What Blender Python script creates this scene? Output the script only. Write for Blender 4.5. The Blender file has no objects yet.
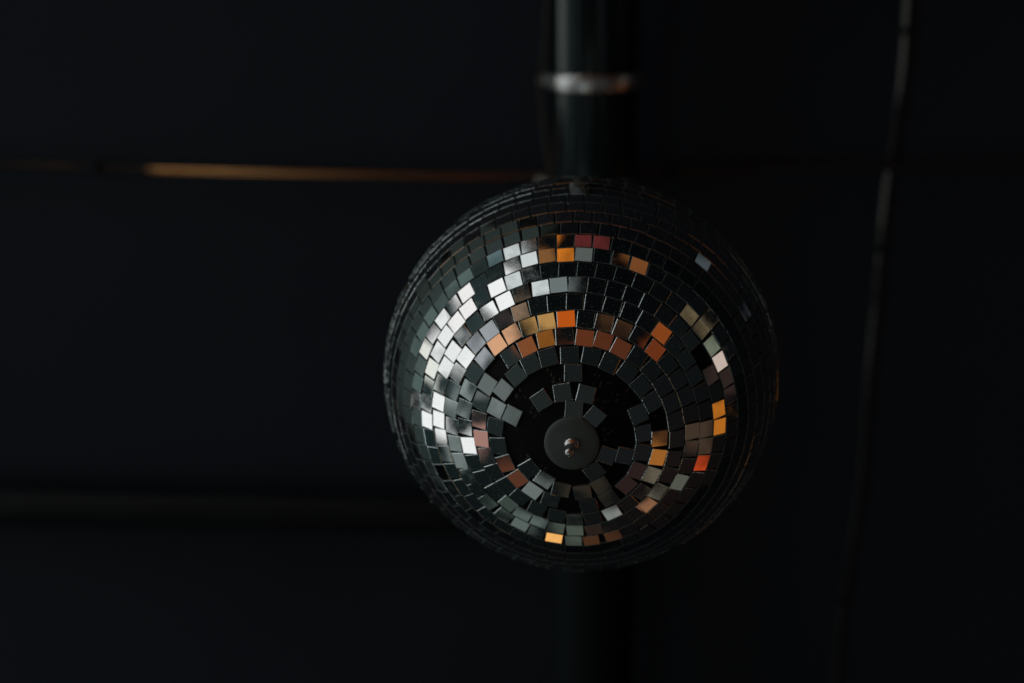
import bpy, bmesh, math, random
from mathutils import Vector, Matrix

scene = bpy.context.scene
col = scene.collection
R_ = math.radians

# ---------------------------------------------------------------- camera
BALL_C = Vector((0, 0, 2.45))                     # centre of the mirror ball, metres above the floor
cam_d = bpy.data.cameras.new("camera")
cam_d.lens = 50.0
cam_d.sensor_width = 36.0
cam_d.clip_start = 0.01
cam_d.clip_end = 200
cam_d.dof.use_dof = True
cam_d.dof.focus_distance = 0.622
cam_d.dof.aperture_fstop = 4.6
cam = bpy.data.objects.new("camera", cam_d)
col.objects.link(cam)
cam.matrix_world = Matrix.Translation(BALL_C + Vector((-0.03825, -0.2265, -0.69199))) @ Matrix((
    (0.96024, -0.27916, 0.0), (-0.26599, -0.91492, -0.30359), (0.08475, 0.29152, -0.95280))).to_4x4()
scene.camera = cam

# ---------------------------------------------------------------- view
scene.view_settings.view_transform = 'Standard'
scene.view_settings.look = 'None'
scene.view_settings.exposure = 0.0
scene.view_settings.gamma = 1.0
scene.render.engine = 'CYCLES'
scene.cycles.max_bounces = 6
scene.cycles.glossy_bounces = 4
scene.cycles.sample_clamp_indirect = 3.0
scene.cycles.use_denoising = True

def direction(az, el):
    a, e = R_(az), R_(el)
    return Vector((math.sin(a) * math.cos(e), math.cos(a) * math.cos(e), math.sin(e)))

# ---------------------------------------------------------------- area lamps added out of view for the tiles to reflect
# (name, azimuth, elevation, distance, width deg, height deg, colour = radiance rgb)
LAMPS = [
 ("window_side_light", -138, -4, 3, 11, 22, (0.6773, 0.7242, 0.7267)),
 ("window_side_light", -122, -10, 3, 11, 22, (1.0000, 1.0000, 1.0000)),
 ("window_side_light", -104, -3, 3, 12, 20, (0.9874, 0.9401, 0.9376)),
 ("window_side_light", -88, -6, 3, 12, 32, (0.9039, 0.8990, 0.9009)),
 ("window_side_light", -73, 1, 3, 11, 22, (0.8648, 0.8592, 0.7981)),
 ("window_side_light", -56, -2, 3, 11, 22, (1.0000, 1.0000, 1.0000)),
 ("window_side_light", -44, -20, 3, 8, 9, (0.9736, 0.9761, 0.9736)),
 ("window_side_light", -96, -25, 3, 20, 9, (0.3421, 0.3522, 0.3817)),
 ("window_side_light", -70, -21, 3, 13, 9, (0.2336, 0.2687, 0.2673)),
 ("window_side_light", -42, -6, 3, 9, 14, (0.1717, 0.2031, 0.1963)),
 ("window_side_light", -156, -20, 3, 9, 9, (0.1645, 0.1929, 0.1929)),
 ("grey_reflect_lamp", -5, -31, 2.6, 10, 8, (0.1453, 0.1692, 0.1620)),  # grey ones are added where single tiles need a grey reflection
 ("grey_reflect_lamp", -4, -4, 2.6, 8, 8, (0.1069, 0.1374, 0.1281)),
 ("grey_reflect_lamp", 30, -19, 2.6, 5, 6, (0.2176, 0.2295, 0.2211)),
 ("floor_glow_lamp", -106, -36, 2.4, 14, 7, (0.7506, 0.3837, 0.2076)),  # added lamps that stand in for a warm-lit wooden floor below
 ("floor_glow_lamp", -118, -47, 2.4, 12, 8, (0.2231, 0.0601, 0.0114)),
 ("floor_glow_lamp", -138, -46, 2.4, 14, 8, (0.2544, 0.0810, 0.0062)),
 ("floor_glow_lamp", -140, -39, 2.4, 10, 4, (0.5054, 0.2719, 0.0846)),
 ("floor_glow_lamp", -157, -42, 2.4, 9, 5, (0.5460, 0.0933, 0.0051)),
 ("floor_glow_lamp", -165, -53, 2.4, 24, 6, (0.1231, 0.0292, 0.0076)),
 ("floor_glow_lamp", 168, -51, 2.4, 22, 8, (0.0907, 0.0215, 0.0065)),
 ("floor_glow_lamp", 142, -37, 2.4, 12, 8, (0.1582, 0.0298, 0.0056)),
 ("floor_glow_lamp", 143, -27, 2.4, 8, 6, (0.2556, 0.0564, 0.0077)),
 ("floor_glow_lamp", 170, -40, 2.4, 10, 4, (0.0466, 0.0200, 0.0079)),
 ("red_reflect_lamp", -168, 7, 2.2, 11, 4, (0.1087, 0.0177, 0.0177)),
 ("amber_reflect_lamp", -156, -1, 2.2, 4, 10, (0.6695, 0.1871, 0.0155)),
 ("amber_reflect_lamp", -147, -1, 2.2, 5, 8, (0.2326, 0.0970, 0.0308)),
 ("amber_reflect_lamp", 169, 0, 2.2, 6, 7, (0.1946, 0.0653, 0.0184)),
 ("amber_reflect_lamp", 7, 0, 2.2, 6, 8, (1.0462, 0.5085, 0.1428)),
 ("amber_reflect_lamp", 89, -3, 2.2, 11, 8, (0.5054, 0.1530, 0.0128)),
 ("amber_reflect_lamp", 69, -5, 2.2, 4, 6, (0.5054, 0.0519, 0.0095)),
 ("amber_reflect_lamp", 67, -34, 2.2, 6, 7, (0.3557, 0.1194, 0.0168)),
 ("amber_reflect_lamp", 44, -13, 2.2, 5, 6, (0.2744, 0.1207, 0.0628)),
 ("white_reflect_lamp", 112, -1, 2.2, 5, 7, (0.6570, 0.5085, 0.4446)),
 ("white_reflect_lamp", 119, -4, 2.2, 5, 7, (0.1645, 0.1808, 0.1307)),
 ("white_reflect_lamp", 131, -2, 2.2, 7, 9, (0.1484, 0.1078, 0.0541)),
 ("red_reflect_lamp", -18, -34, 2.2, 14, 6, (0.0989, 0.0285, 0.0120)),
 ("white_reflect_lamp", -47, -32, 2.2, 5, 6, (0.3899, 0.2006, 0.1645)),
 ("grey_reflect_lamp", 60, -30, 2.2, 5, 7, (0.1194, 0.1009, 0.0704)),
 ("grey_reflect_lamp", 51, -19, 2.2, 6, 6, (0.1300, 0.1200, 0.0900)),
 ("window_side_light", -82, 15, 1.75, 40, 4, (0.0449, 0.0673, 0.0636)),  # added teal glow above the windows, in place of lit ceiling
 ("window_side_light", -112, 15, 1.75, 16, 5, (0.0570, 0.0816, 0.0777)),  # second added teal strip, also in place of lit ceiling
 ("grey_reflect_lamp", -126, 12, 2.2, 6, 4, (0.1041, 0.1574, 0.1704)),
 ("grey_reflect_lamp", 60, -12, 2.2, 5, 6, (0.0860, 0.0933, 0.0722)),
 ("grey_reflect_lamp", 15, -8, 2.2, 7, 7, (0.0699, 0.0864, 0.0682)),
 ("amber_reflect_lamp", 22, 1, 2.2, 7, 7, (0.0642, 0.0248, 0.0091)),
 ("grey_reflect_lamp", -165, -2, 2.2, 7, 6, (0.1016, 0.1144, 0.1061)),
 ("grey_reflect_lamp", -14, -13, 2.6, 8, 8, (0.0428, 0.0581, 0.0486)),
 ("amber_reflect_lamp", -127, -25, 2.2, 5, 4, (0.2569, 0.1607, 0.1003)),
 ("grey_reflect_lamp", -84, -41, 2.6, 24, 13, (0.1075, 0.1185, 0.1160)),
 ("low_fill_lamp", -36, -56, 2.2, 11, 11, (1.1500, 1.3000, 1.3500)),  # added from below to brighten ceiling, cap and tile edges
 ("low_fill_lamp", 106, -64, 2.2, 12, 7, (0.1600, 0.1700, 0.1700)),  # weaker added lamp, evens out the ceiling from the right
 ("copper_glint_lamp", -16, -66, 2.2, 9, 2.5, (1.3000, 0.7200, 0.3200)),  # added only to draw a warm glint on the copper tube
 ("grey_reflect_lamp", 143, 24, 1.2, 5, 4, (0.0589, 0.0741, 0.0827)),
 ("grey_reflect_lamp", 117, 27, 1.1, 5, 4, (0.0450, 0.0520, 0.0650)),
 ("grey_reflect_lamp", -60, -48, 2.6, 11, 10, (0.0810, 0.0966, 0.0919)),
 ("grey_reflect_lamp", 20, -42, 2.6, 12, 6, (0.0236, 0.0172, 0.0098)),
 ("brown_reflect_lamp", 84, -20, 2.4, 10, 10, (0.0535, 0.0328, 0.0203)),  # brown ones are added for dim brown tile reflections
 ("brown_reflect_lamp", 105, -2, 2.2, 7, 9, (0.0274, 0.0153, 0.0125)),
 ("brown_reflect_lamp", 48, -36, 2.4, 14, 8, (0.0178, 0.0075, 0.0060)),
 ("brown_reflect_lamp", 24, -8, 2.4, 8, 8, (0.0199, 0.0100, 0.0067)),
 ("brown_reflect_lamp", -128, -31, 2.4, 10, 7, (0.0583, 0.0278, 0.0248)),
]
# dim surroundings: (azimuth, elevation, sharpness, rgb)
LOBES = [
 (-95, -2, 7.0, (0.022, 0.036, 0.036)),
 (-82, -42, 9.0, (0.020, 0.026, 0.026)),
 (-60, 10, 6.0, (0.008, 0.016, 0.016)),
 (0, -20, 9.0, (0.004, 0.006, 0.006)),
 (60, -20, 9.0, (0.008, 0.004, 0.003)),
 (80, -60, 8.0, (0.004, 0.005, 0.006)),
 (0, -88, 7.0, (0.010, 0.012, 0.011)),
 (125, -15, 16.0, (0.004, 0.005, 0.005)),
]
BASE = (0.0014, 0.0018, 0.0022)

# ---------------------------------------------------------------- world: very dim light of the unlit room
world = bpy.data.worlds.new("World")
scene.world = world
world.use_nodes = True
wn, wl = world.node_tree.nodes, world.node_tree.links
bg = wn["Background"]
tc = wn.new("ShaderNodeTexCoord")
acc = None
for az, el, k, rgb in LOBES:
    dot = wn.new("ShaderNodeVectorMath"); dot.operation = 'DOT_PRODUCT'
    dot.inputs[1].default_value = direction(az, el)
    wl.new(tc.outputs['Generated'], dot.inputs[0])
    m1 = wn.new("ShaderNodeMath"); m1.operation = 'MULTIPLY_ADD'
    m1.inputs[1].default_value = k; m1.inputs[2].default_value = -k
    wl.new(dot.outputs['Value'], m1.inputs[0])
    ex = wn.new("ShaderNodeMath"); ex.operation = 'EXPONENT'
    wl.new(m1.outputs[0], ex.inputs[0])
    sc = wn.new("ShaderNodeVectorMath"); sc.operation = 'SCALE'
    sc.inputs[0].default_value = rgb
    wl.new(ex.outputs[0], sc.inputs['Scale'])
    ad = wn.new("ShaderNodeVectorMath"); ad.operation = 'ADD'
    wl.new(sc.outputs[0], ad.inputs[0])
    if acc is None:
        ad.inputs[1].default_value = BASE
    else:
        wl.new(acc, ad.inputs[1])
    acc = ad.outputs[0]
wl.new(acc, bg.inputs['Color'])
bg.inputs['Strength'].default_value = 1.0

lamp_count = {}
for nm, az, el, dist, w, h, rgb in LAMPS:
    d = direction(az, el)
    ld = bpy.data.lights.new(nm, 'AREA')
    ld.shape = 'RECTANGLE'
    ld.size = 2 * dist * math.tan(R_(w / 2))
    ld.size_y = 2 * dist * math.tan(R_(h / 2))
    mx = max(rgb)
    ld.color = [c / mx for c in rgb]
    ld.energy = mx * math.pi * ld.size * ld.size_y     # radiance of a diffuse emitter
    lo = bpy.data.objects.new(nm, ld)
    lo.location = BALL_C + d * dist
    lo.rotation_euler = (-d).to_track_quat('-Z', 'Y').to_euler()
    col.objects.link(lo)

# ---------------------------------------------------------------- helpers
def tag(o, label=None, cat=None, group=None, kind=None):
    if label: o['label'] = label
    if cat: o['category'] = cat
    if group: o['group'] = group
    if kind: o['kind'] = kind
    return o

def link(name, bm, mats, parent=None, smooth=False, world_space=True):
    me = bpy.data.meshes.new(name)
    bmesh.ops.recalc_face_normals(bm, faces=bm.faces)
    bm.to_mesh(me); bm.free()
    for m in (mats if isinstance(mats, (list, tuple)) else [mats]):
        me.materials.append(m)
    if smooth:
        for p in me.polygons: p.use_smooth = True
    o = bpy.data.objects.new(name, me)
    col.objects.link(o)
    if parent: o.parent = parent
    return o

def empty(name, loc):
    o = bpy.data.objects.new(name, None)
    o.location = loc
    o.empty_display_size = 0.05
    col.objects.link(o)
    return o

def put(name, bm, m, root, parent=None):
    """link world-space geometry as a part, with its origin at its thing's origin"""
    bmesh.ops.translate(bm, verts=bm.verts, vec=-root.location)
    return link(name, bm, m, parent or root)

def mat(name, base, rough, metal=0.0, spec=0.5, bump=None, noise=None, coat=0.0):
    m = bpy.data.materials.new(name); m.use_nodes = True
    nt = m.node_tree; b = nt.nodes["Principled BSDF"]
    b.inputs['Base Color'].default_value = (*base, 1)
    b.inputs['Roughness'].default_value = rough
    b.inputs['Metallic'].default_value = metal
    b.inputs['Specular IOR Level'].default_value = spec
    b.inputs['Coat Weight'].default_value = coat
    t = nt.nodes.new("ShaderNodeTexCoord")
    if bump:
        sc_, st_, dist_ = bump
        n = nt.nodes.new("ShaderNodeTexNoise"); n.inputs['Scale'].default_value = sc_
        n.inputs['Detail'].default_value = 4
        nt.links.new(t.outputs['Object'], n.inputs['Vector'])
        bp = nt.nodes.new("ShaderNodeBump"); bp.inputs['Strength'].default_value = st_
        bp.inputs['Distance'].default_value = dist_
        nt.links.new(n.outputs['Fac'], bp.inputs['Height'])
        nt.links.new(bp.outputs['Normal'], b.inputs['Normal'])
    if noise:
        sc_, c2, lo_, hi_, r2 = noise      # patches of a second colour and roughness
        n = nt.nodes.new("ShaderNodeTexNoise"); n.inputs['Scale'].default_value = sc_
        n.inputs['Detail'].default_value = 6
        nt.links.new(t.outputs['Object'], n.inputs['Vector'])
        mr = nt.nodes.new("ShaderNodeMapRange")
        mr.inputs['From Min'].default_value = lo_; mr.inputs['From Max'].default_value = hi_
        nt.links.new(n.outputs['Fac'], mr.inputs['Value'])
        mx = nt.nodes.new("ShaderNodeMix"); mx.data_type = 'RGBA'
        mx.inputs['A'].default_value = (*base, 1); mx.inputs['B'].default_value = (*c2, 1)
        nt.links.new(mr.outputs['Result'], mx.inputs['Factor'])
        nt.links.new(mx.outputs['Result'], b.inputs['Base Color'])
        mf = nt.nodes.new("ShaderNodeMix"); mf.data_type = 'FLOAT'
        mf.inputs['A'].default_value = rough; mf.inputs['B'].default_value = r2
        nt.links.new(mr.outputs['Result'], mf.inputs['Factor'])
        nt.links.new(mf.outputs['Result'], b.inputs['Roughness'])
    return m

M_CEIL = mat("black_ceiling_paint", (0.029, 0.040, 0.055), 0.65, 0, 0.12, bump=(14, 0.2, 0.006), noise=(2.2, (0.025, 0.035, 0.048), 0.4, 0.65, 0.75))
M_PIPE = mat("black_pipe_paint", (0.006, 0.010, 0.012), 0.11, 0, 0.75, bump=(45, 0.08, 0.002), noise=(9, (0.008, 0.012, 0.014), 0.45, 0.7, 0.17))
def pipe_gloss_fade(m):
    """reflections fade towards the far end by raised roughness and lowered specular"""
    nt = m.node_tree; b = nt.nodes["Principled BSDF"]; N = nt.nodes.new
    b.inputs['Specular Tint'].default_value = (0.85, 1.0, 1.0, 1)
    t = N("ShaderNodeTexCoord"); sx = N("ShaderNodeSeparateXYZ"); nt.links.new(t.outputs['Object'], sx.inputs[0])
    mr = N("ShaderNodeMapRange"); mr.inputs['From Min'].default_value = 0.12; mr.inputs['From Max'].default_value = 0.42  # range over which the lamp reflections are faded out
    nt.links.new(sx.outputs['Y'], mr.inputs['Value'])
    mf = N("ShaderNodeMix"); mf.data_type = 'FLOAT'; mf.inputs['B'].default_value = 0.62
    nt.links.new(b.inputs['Roughness'].links[0].from_socket, mf.inputs['A'])
    nt.links.new(mr.outputs['Result'], mf.inputs['Factor']); nt.links.new(mf.outputs['Result'], b.inputs['Roughness'])
    ms = N("ShaderNodeMix"); ms.data_type = 'FLOAT'; ms.inputs['A'].default_value = 0.8; ms.inputs['B'].default_value = 0.2
    nt.links.new(mr.outputs['Result'], ms.inputs['Factor']); nt.links.new(ms.outputs['Result'], b.inputs['Specular IOR Level'])
pipe_gloss_fade(M_PIPE)
M_DUCT = mat("matt_black_pipe_paint", (0.006, 0.009, 0.011), 0.48, 0, 0.22, bump=(45, 0.1, 0.002), noise=(11, (0.010, 0.014, 0.017), 0.45, 0.7, 0.6))
M_STEEL = mat("galvanised_steel", (0.86, 0.88, 0.87), 0.26, 1.0, 0.5, bump=(300, 0.02, 0.0001), noise=(60, (0.66, 0.67, 0.66), 0.4, 0.7, 0.34))

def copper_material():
    """copper tube with its bright stretch and fading reflection painted along X"""
    m = mat("copper_tube_painted_glint", (1.0, 0.50, 0.19), 0.16, 1.0)
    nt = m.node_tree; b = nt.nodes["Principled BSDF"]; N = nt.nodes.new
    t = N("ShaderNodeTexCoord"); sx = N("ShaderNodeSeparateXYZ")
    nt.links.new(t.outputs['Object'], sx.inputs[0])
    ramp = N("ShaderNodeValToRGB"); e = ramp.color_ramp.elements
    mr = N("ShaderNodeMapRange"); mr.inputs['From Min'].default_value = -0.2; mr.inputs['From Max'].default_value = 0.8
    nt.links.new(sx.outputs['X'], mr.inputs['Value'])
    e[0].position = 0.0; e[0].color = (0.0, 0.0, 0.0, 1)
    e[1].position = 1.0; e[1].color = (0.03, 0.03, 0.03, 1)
    for pos, v in ((0.045, 0.0), (0.09, 0.045), (0.125, 0.06), (0.14, 0.01), (0.195, 0.03), (0.208, 1.0), (0.26, 0.95), (0.31, 0.66), (0.37, 0.48), (0.45, 0.26), (0.53, 0.10), (0.62, 0.07)):  # copper share per position: paints the orange reflection and its fade
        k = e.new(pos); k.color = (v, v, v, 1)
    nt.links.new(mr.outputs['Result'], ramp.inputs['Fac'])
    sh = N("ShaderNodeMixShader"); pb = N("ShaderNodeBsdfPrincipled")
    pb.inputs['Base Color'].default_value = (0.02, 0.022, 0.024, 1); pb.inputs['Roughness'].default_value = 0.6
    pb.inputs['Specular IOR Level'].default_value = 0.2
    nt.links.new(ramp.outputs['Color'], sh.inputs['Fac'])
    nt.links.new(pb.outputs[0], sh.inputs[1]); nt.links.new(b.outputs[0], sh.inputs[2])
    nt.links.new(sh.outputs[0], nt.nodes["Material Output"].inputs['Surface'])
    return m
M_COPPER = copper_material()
M_CABLE = mat("grey_cable_sheath", (0.42, 0.48, 0.48), 0.4, 0, 0.5, bump=(220, 0.3, 0.001), noise=(11, (0.05, 0.058, 0.06), 0.44, 0.54, 0.6))  # dark noise patches stand for the gaps in the cable's glint
def cable_glint_fade(m):
    """base colour darkened along the far half where the glint of the cable fades"""
    nt = m.node_tree; b = nt.nodes["Principled BSDF"]; N = nt.nodes.new
    t = N("ShaderNodeTexCoord"); sx = N("ShaderNodeSeparateXYZ"); nt.links.new(t.outputs['Object'], sx.inputs[0])
    mr = N("ShaderNodeMapRange"); mr.inputs['From Min'].default_value = 0.07; mr.inputs['From Max'].default_value = 0.22
    mr.inputs['To Min'].default_value = 0.0; mr.inputs['To Max'].default_value = 0.94  # painted fade of the glint towards the far end
    nt.links.new(sx.outputs['Y'], mr.inputs['Value'])
    mx = N("ShaderNodeMix"); mx.data_type = 'RGBA'; mx.inputs['B'].default_value = (0.03, 0.035, 0.037, 1)
    src = b.inputs['Base Color'].links[0].from_socket
    nt.links.new(src, mx.inputs['A']); nt.links.new(mr.outputs['Result'], mx.inputs['Factor'])
    nt.links.new(mx.outputs['Result'], b.inputs['Base Color'])
cable_glint_fade(M_CABLE)
M_CORD = mat("brown_cord", (0.07, 0.06, 0.045), 0.6, 0, 0.3, bump=(400, 0.3, 0.0006))
M_CORE = mat("black_ball_core", (0.006, 0.006, 0.007), 0.62, 0, 0.25, bump=(160, 0.35, 0.0008))
M_GLUE = mat("dried_glue", (0.05, 0.055, 0.05), 0.3, 0, 0.5, bump=(700, 0.4, 0.0004))
M_PALE = mat("reflector_grey_green", (0.14, 0.22, 0.215), 0.8, 0, 0.2, bump=(12, 0.2, 0.004))
M_CAP = mat("black_plastic_cap", (0.15, 0.20, 0.195), 0.42, 0, 0.5, bump=(500, 0.08, 0.0003), noise=(120, (0.13, 0.16, 0.15), 0.45, 0.75, 0.5))
M_EDGE = mat("ground_glass_edge", (0.60, 0.70, 0.69), 0.18, 0.88, 0.6, bump=(900, 0.3, 0.0003))

def mirror_material():
    m = bpy.data.materials.new("mirror_glass"); m.use_nodes = True
    nt = m.node_tree; b = nt.nodes["Principled BSDF"]; N = nt.nodes.new
    b.inputs['Metallic'].default_value = 1.0
    b.inputs['Base Color'].default_value = (0.83, 0.85, 0.84, 1)
    t = N("ShaderNodeTexCoord")
    n = N("ShaderNodeTexNoise"); n.inputs['Scale'].default_value = 190; n.inputs['Detail'].default_value = 5
    nt.links.new(t.outputs['Object'], n.inputs['Vector'])
    r = N("ShaderNodeMapRange")
    r.inputs['From Min'].default_value = 0.35; r.inputs['From Max'].default_value = 0.75
    r.inputs['To Min'].default_value = 0.02; r.inputs['To Max'].default_value = 0.085
    nt.links.new(n.outputs['Fac'], r.inputs['Value']); nt.links.new(r.outputs['Result'], b.inputs['Roughness'])
    # fine dust: sparse specks that are not silver
    v = N("ShaderNodeTexNoise"); v.inputs['Scale'].default_value = 1500; v.inputs['Detail'].default_value = 2
    nt.links.new(t.outputs['Object'], v.inputs['Vector'])
    vr = N("ShaderNodeMapRange"); vr.inputs['From Min'].default_value = 0.66; vr.inputs['From Max'].default_value = 0.76
    vr.inputs['To Min'].default_value = 1.0; vr.inputs['To Max'].default_value = 0.35
    nt.links.new(v.outputs['Fac'], vr.inputs['Value']); nt.links.new(vr.outputs['Result'], b.inputs['Metallic'])
    w = N("ShaderNodeTexNoise"); w.inputs['Scale'].default_value = 55; w.inputs['Detail'].default_value = 1
    nt.links.new(t.outputs['Object'], w.inputs['Vector'])
    bp = N("ShaderNodeBump"); bp.inputs['Strength'].default_value = 0.06; bp.inputs['Distance'].default_value = 0.002
    nt.links.new(w.outputs['Fac'], bp.inputs['Height']); nt.links.new(bp.outputs['Normal'], b.inputs['Normal'])
    return m
M_MIRROR = mirror_material()

def tube(bm, pts, r, seg=16, cap=True, mi=0):
    """swept tube through points (Vectors)"""
    rings = []
    n = len(pts)
    up = Vector((0, 0, 1))
    for i, p in enumerate(pts):
        t = (pts[min(i + 1, n - 1)] - pts[max(i - 1, 0)]).normalized()
        a = t.cross(up)
        if a.length < 1e-3: a = t.cross(Vector((1, 0, 0)))
        a.normalize(); b = t.cross(a)
        rings.append([bm.verts.new(p + (a * math.cos(2 * math.pi * k / seg) + b * math.sin(2 * math.pi * k / seg)) * r) for k in range(seg)])
    for i in range(n - 1):
        for k in range(seg):
            f = bm.faces.new((rings[i][k], rings[i][(k + 1) % seg], rings[i + 1][(k + 1) % seg], rings[i + 1][k]))
            f.material_index = mi; f.smooth = True
    if cap:
        bm.faces.new(rings[0]).material_index = mi; bm.faces.new(rings[-1]).material_index = mi

def spline(pts, sub=8):
    out = []
    P = [pts[0] * 2 - pts[1]] + list(pts) + [pts[-1] * 2 - pts[-2]]
    for i in range(1, len(P) - 2):
        a, b, c, d = P[i - 1:i + 3]
        for k in range(sub):
            t = k / sub
            out.append(0.5 * ((2 * b) + (c - a) * t + (2 * a - 5 * b + 4 * c - d) * t * t + (3 * b - a - 3 * c + d) * t ** 3))
    out.append(pts[-1])
    return out

def lathe(bm, prof, origin, axis, seg=48, mi=0, smooth=True):
    """profile of (radius, height along axis)"""
    axis = Vector(axis).normalized()
    a = axis.cross(Vector((0, 1, 0.3))).normalized(); b = axis.cross(a)
    rings = []
    for r, h in prof:
        if r < 1e-7:
            rings.append([bm.verts.new(origin + axis * h)])
        else:
            rings.append([bm.verts.new(origin + axis * h + (a * math.cos(2 * math.pi * k / seg) + b * math.sin(2 * math.pi * k / seg)) * r) for k in range(seg)])
    for i in range(len(prof) - 1):
        A, B = rings[i], rings[i + 1]
        for k in range(seg):
            k2 = (k + 1) % seg
            if len(A) == 1 and len(B) == 1: continue
            if len(A) == 1: f = bm.faces.new((A[0], B[k], B[k2]))
            elif len(B) == 1: f = bm.faces.new((A[k], B[0], A[k2]))
            else: f = bm.faces.new((A[k], A[k2], B[k2], B[k]))
            f.material_index = mi; f.smooth = smooth

def box(bm, c, ax, ay, az):
    """box from centre and three half vectors"""
    vs = [bm.verts.new(c + ax * i + ay * j + az * k) for i in (-1, 1) for j in (-1, 1) for k in (-1, 1)]
    for q in ((0, 1, 3, 2), (4, 6, 7, 5), (0, 4, 5, 1), (2, 3, 7, 6), (0, 2, 6, 4), (1, 5, 7, 3)):
        bm.faces.new([vs[i] for i in q])

# ---------------------------------------------------------------- the setting: black ceiling
bm = bmesh.new()
box(bm, Vector((0, 0, 2.45 + 0.60 + 0.03)), Vector((3.5, 0, 0)), Vector((0, 3.5, 0)), Vector((0, 0, 0.03)))
tag(link("ceiling", bm, M_CEIL), kind='structure')
bm = bmesh.new()             # pale panel added out of view on the left, reflected by the rim tiles
box(bm, Vector((-2.15, -0.3, 2.45 + 0.592)), Vector((1.35, 0, 0)), Vector((0, 3.0, 0)), Vector((0, 0, 0.006)))
tag(link("ceiling_reflector", bm, M_PALE), kind='structure')

def W(p):                       # coordinates below are relative to the ball's centre
    return Vector(p) + BALL_C

# ---------------------------------------------------------------- big black pipe with its clamps
P0, P1 = Vector((-0.1574, -0.5001, 0.53)), Vector((0.1995, 0.7125, 0.53))
PD = (P1 - P0).normalized()
pipe_mid = Vector((-0.0331, -0.079, 0.53))
pipe_c2 = Vector((-0.0109, 0.0069, 0.53))
PR = 0.039
proot = empty("ceiling_pipe", W(pipe_mid))
tag(proot, "thick black pipe behind the mirror ball, banded by a pale steel clamp", "pipe")
bm = bmesh.new()
tube(bm, [W(P0 + (P1 - P0) * (k / 24)) for k in range(25)], PR, 64)
put("pipe_body", bm, M_PIPE, proot)

def clamp(c, half, ear_side):
    """steel band round the pipe with ears and a bolt, hung from the ceiling by a rod"""
    side = PD.cross(Vector((0, 0, 1))).normalized()
    bm = bmesh.new()
    prof = [(PR + 0.0003, -half), (PR + 0.0018, -half), (PR + 0.0024, -half * 0.8), (PR + 0.0024, half * 0.8), (PR + 0.0018, half), (PR + 0.0003, half)]
    lathe(bm, prof, W(c), PD, 72)
    o = put("clamp_band", bm, M_STEEL, proot)
    bm = bmesh.new()
    e = W(c) + side * (PR + 0.0035) * ear_side
    for s in (-1, 1):
        box(bm, e + Vector((0, 0, s * 0.0024)), side * 0.0036, PD * half * 0.8, Vector((0, 0, 0.0009)))
    lathe(bm, [(0, -0.0085), (0.0038, -0.0085), (0.0042, -0.007), (0.0042, -0.0045), (0.0018, -0.0045), (0.0018, 0.0075), (0.0036, 0.0075), (0.0036, 0.0045 + 0.006), (0, 0.0105)], e + side * 0.0012 * ear_side, (0, 0, 1), 6, smooth=False)
    put("clamp_bolt", bm, M_STEEL, proot, o)
    bm = bmesh.new()
    lathe(bm, [(0, 0), (0.003, 0), (0.003, 0.0335), (0, 0.0335)], W(c + Vector((0, 0, PR - 0.003))), (0, 0, 1), 12)
    put("hanger_rod", bm, M_STEEL, proot)
    return o
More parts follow.
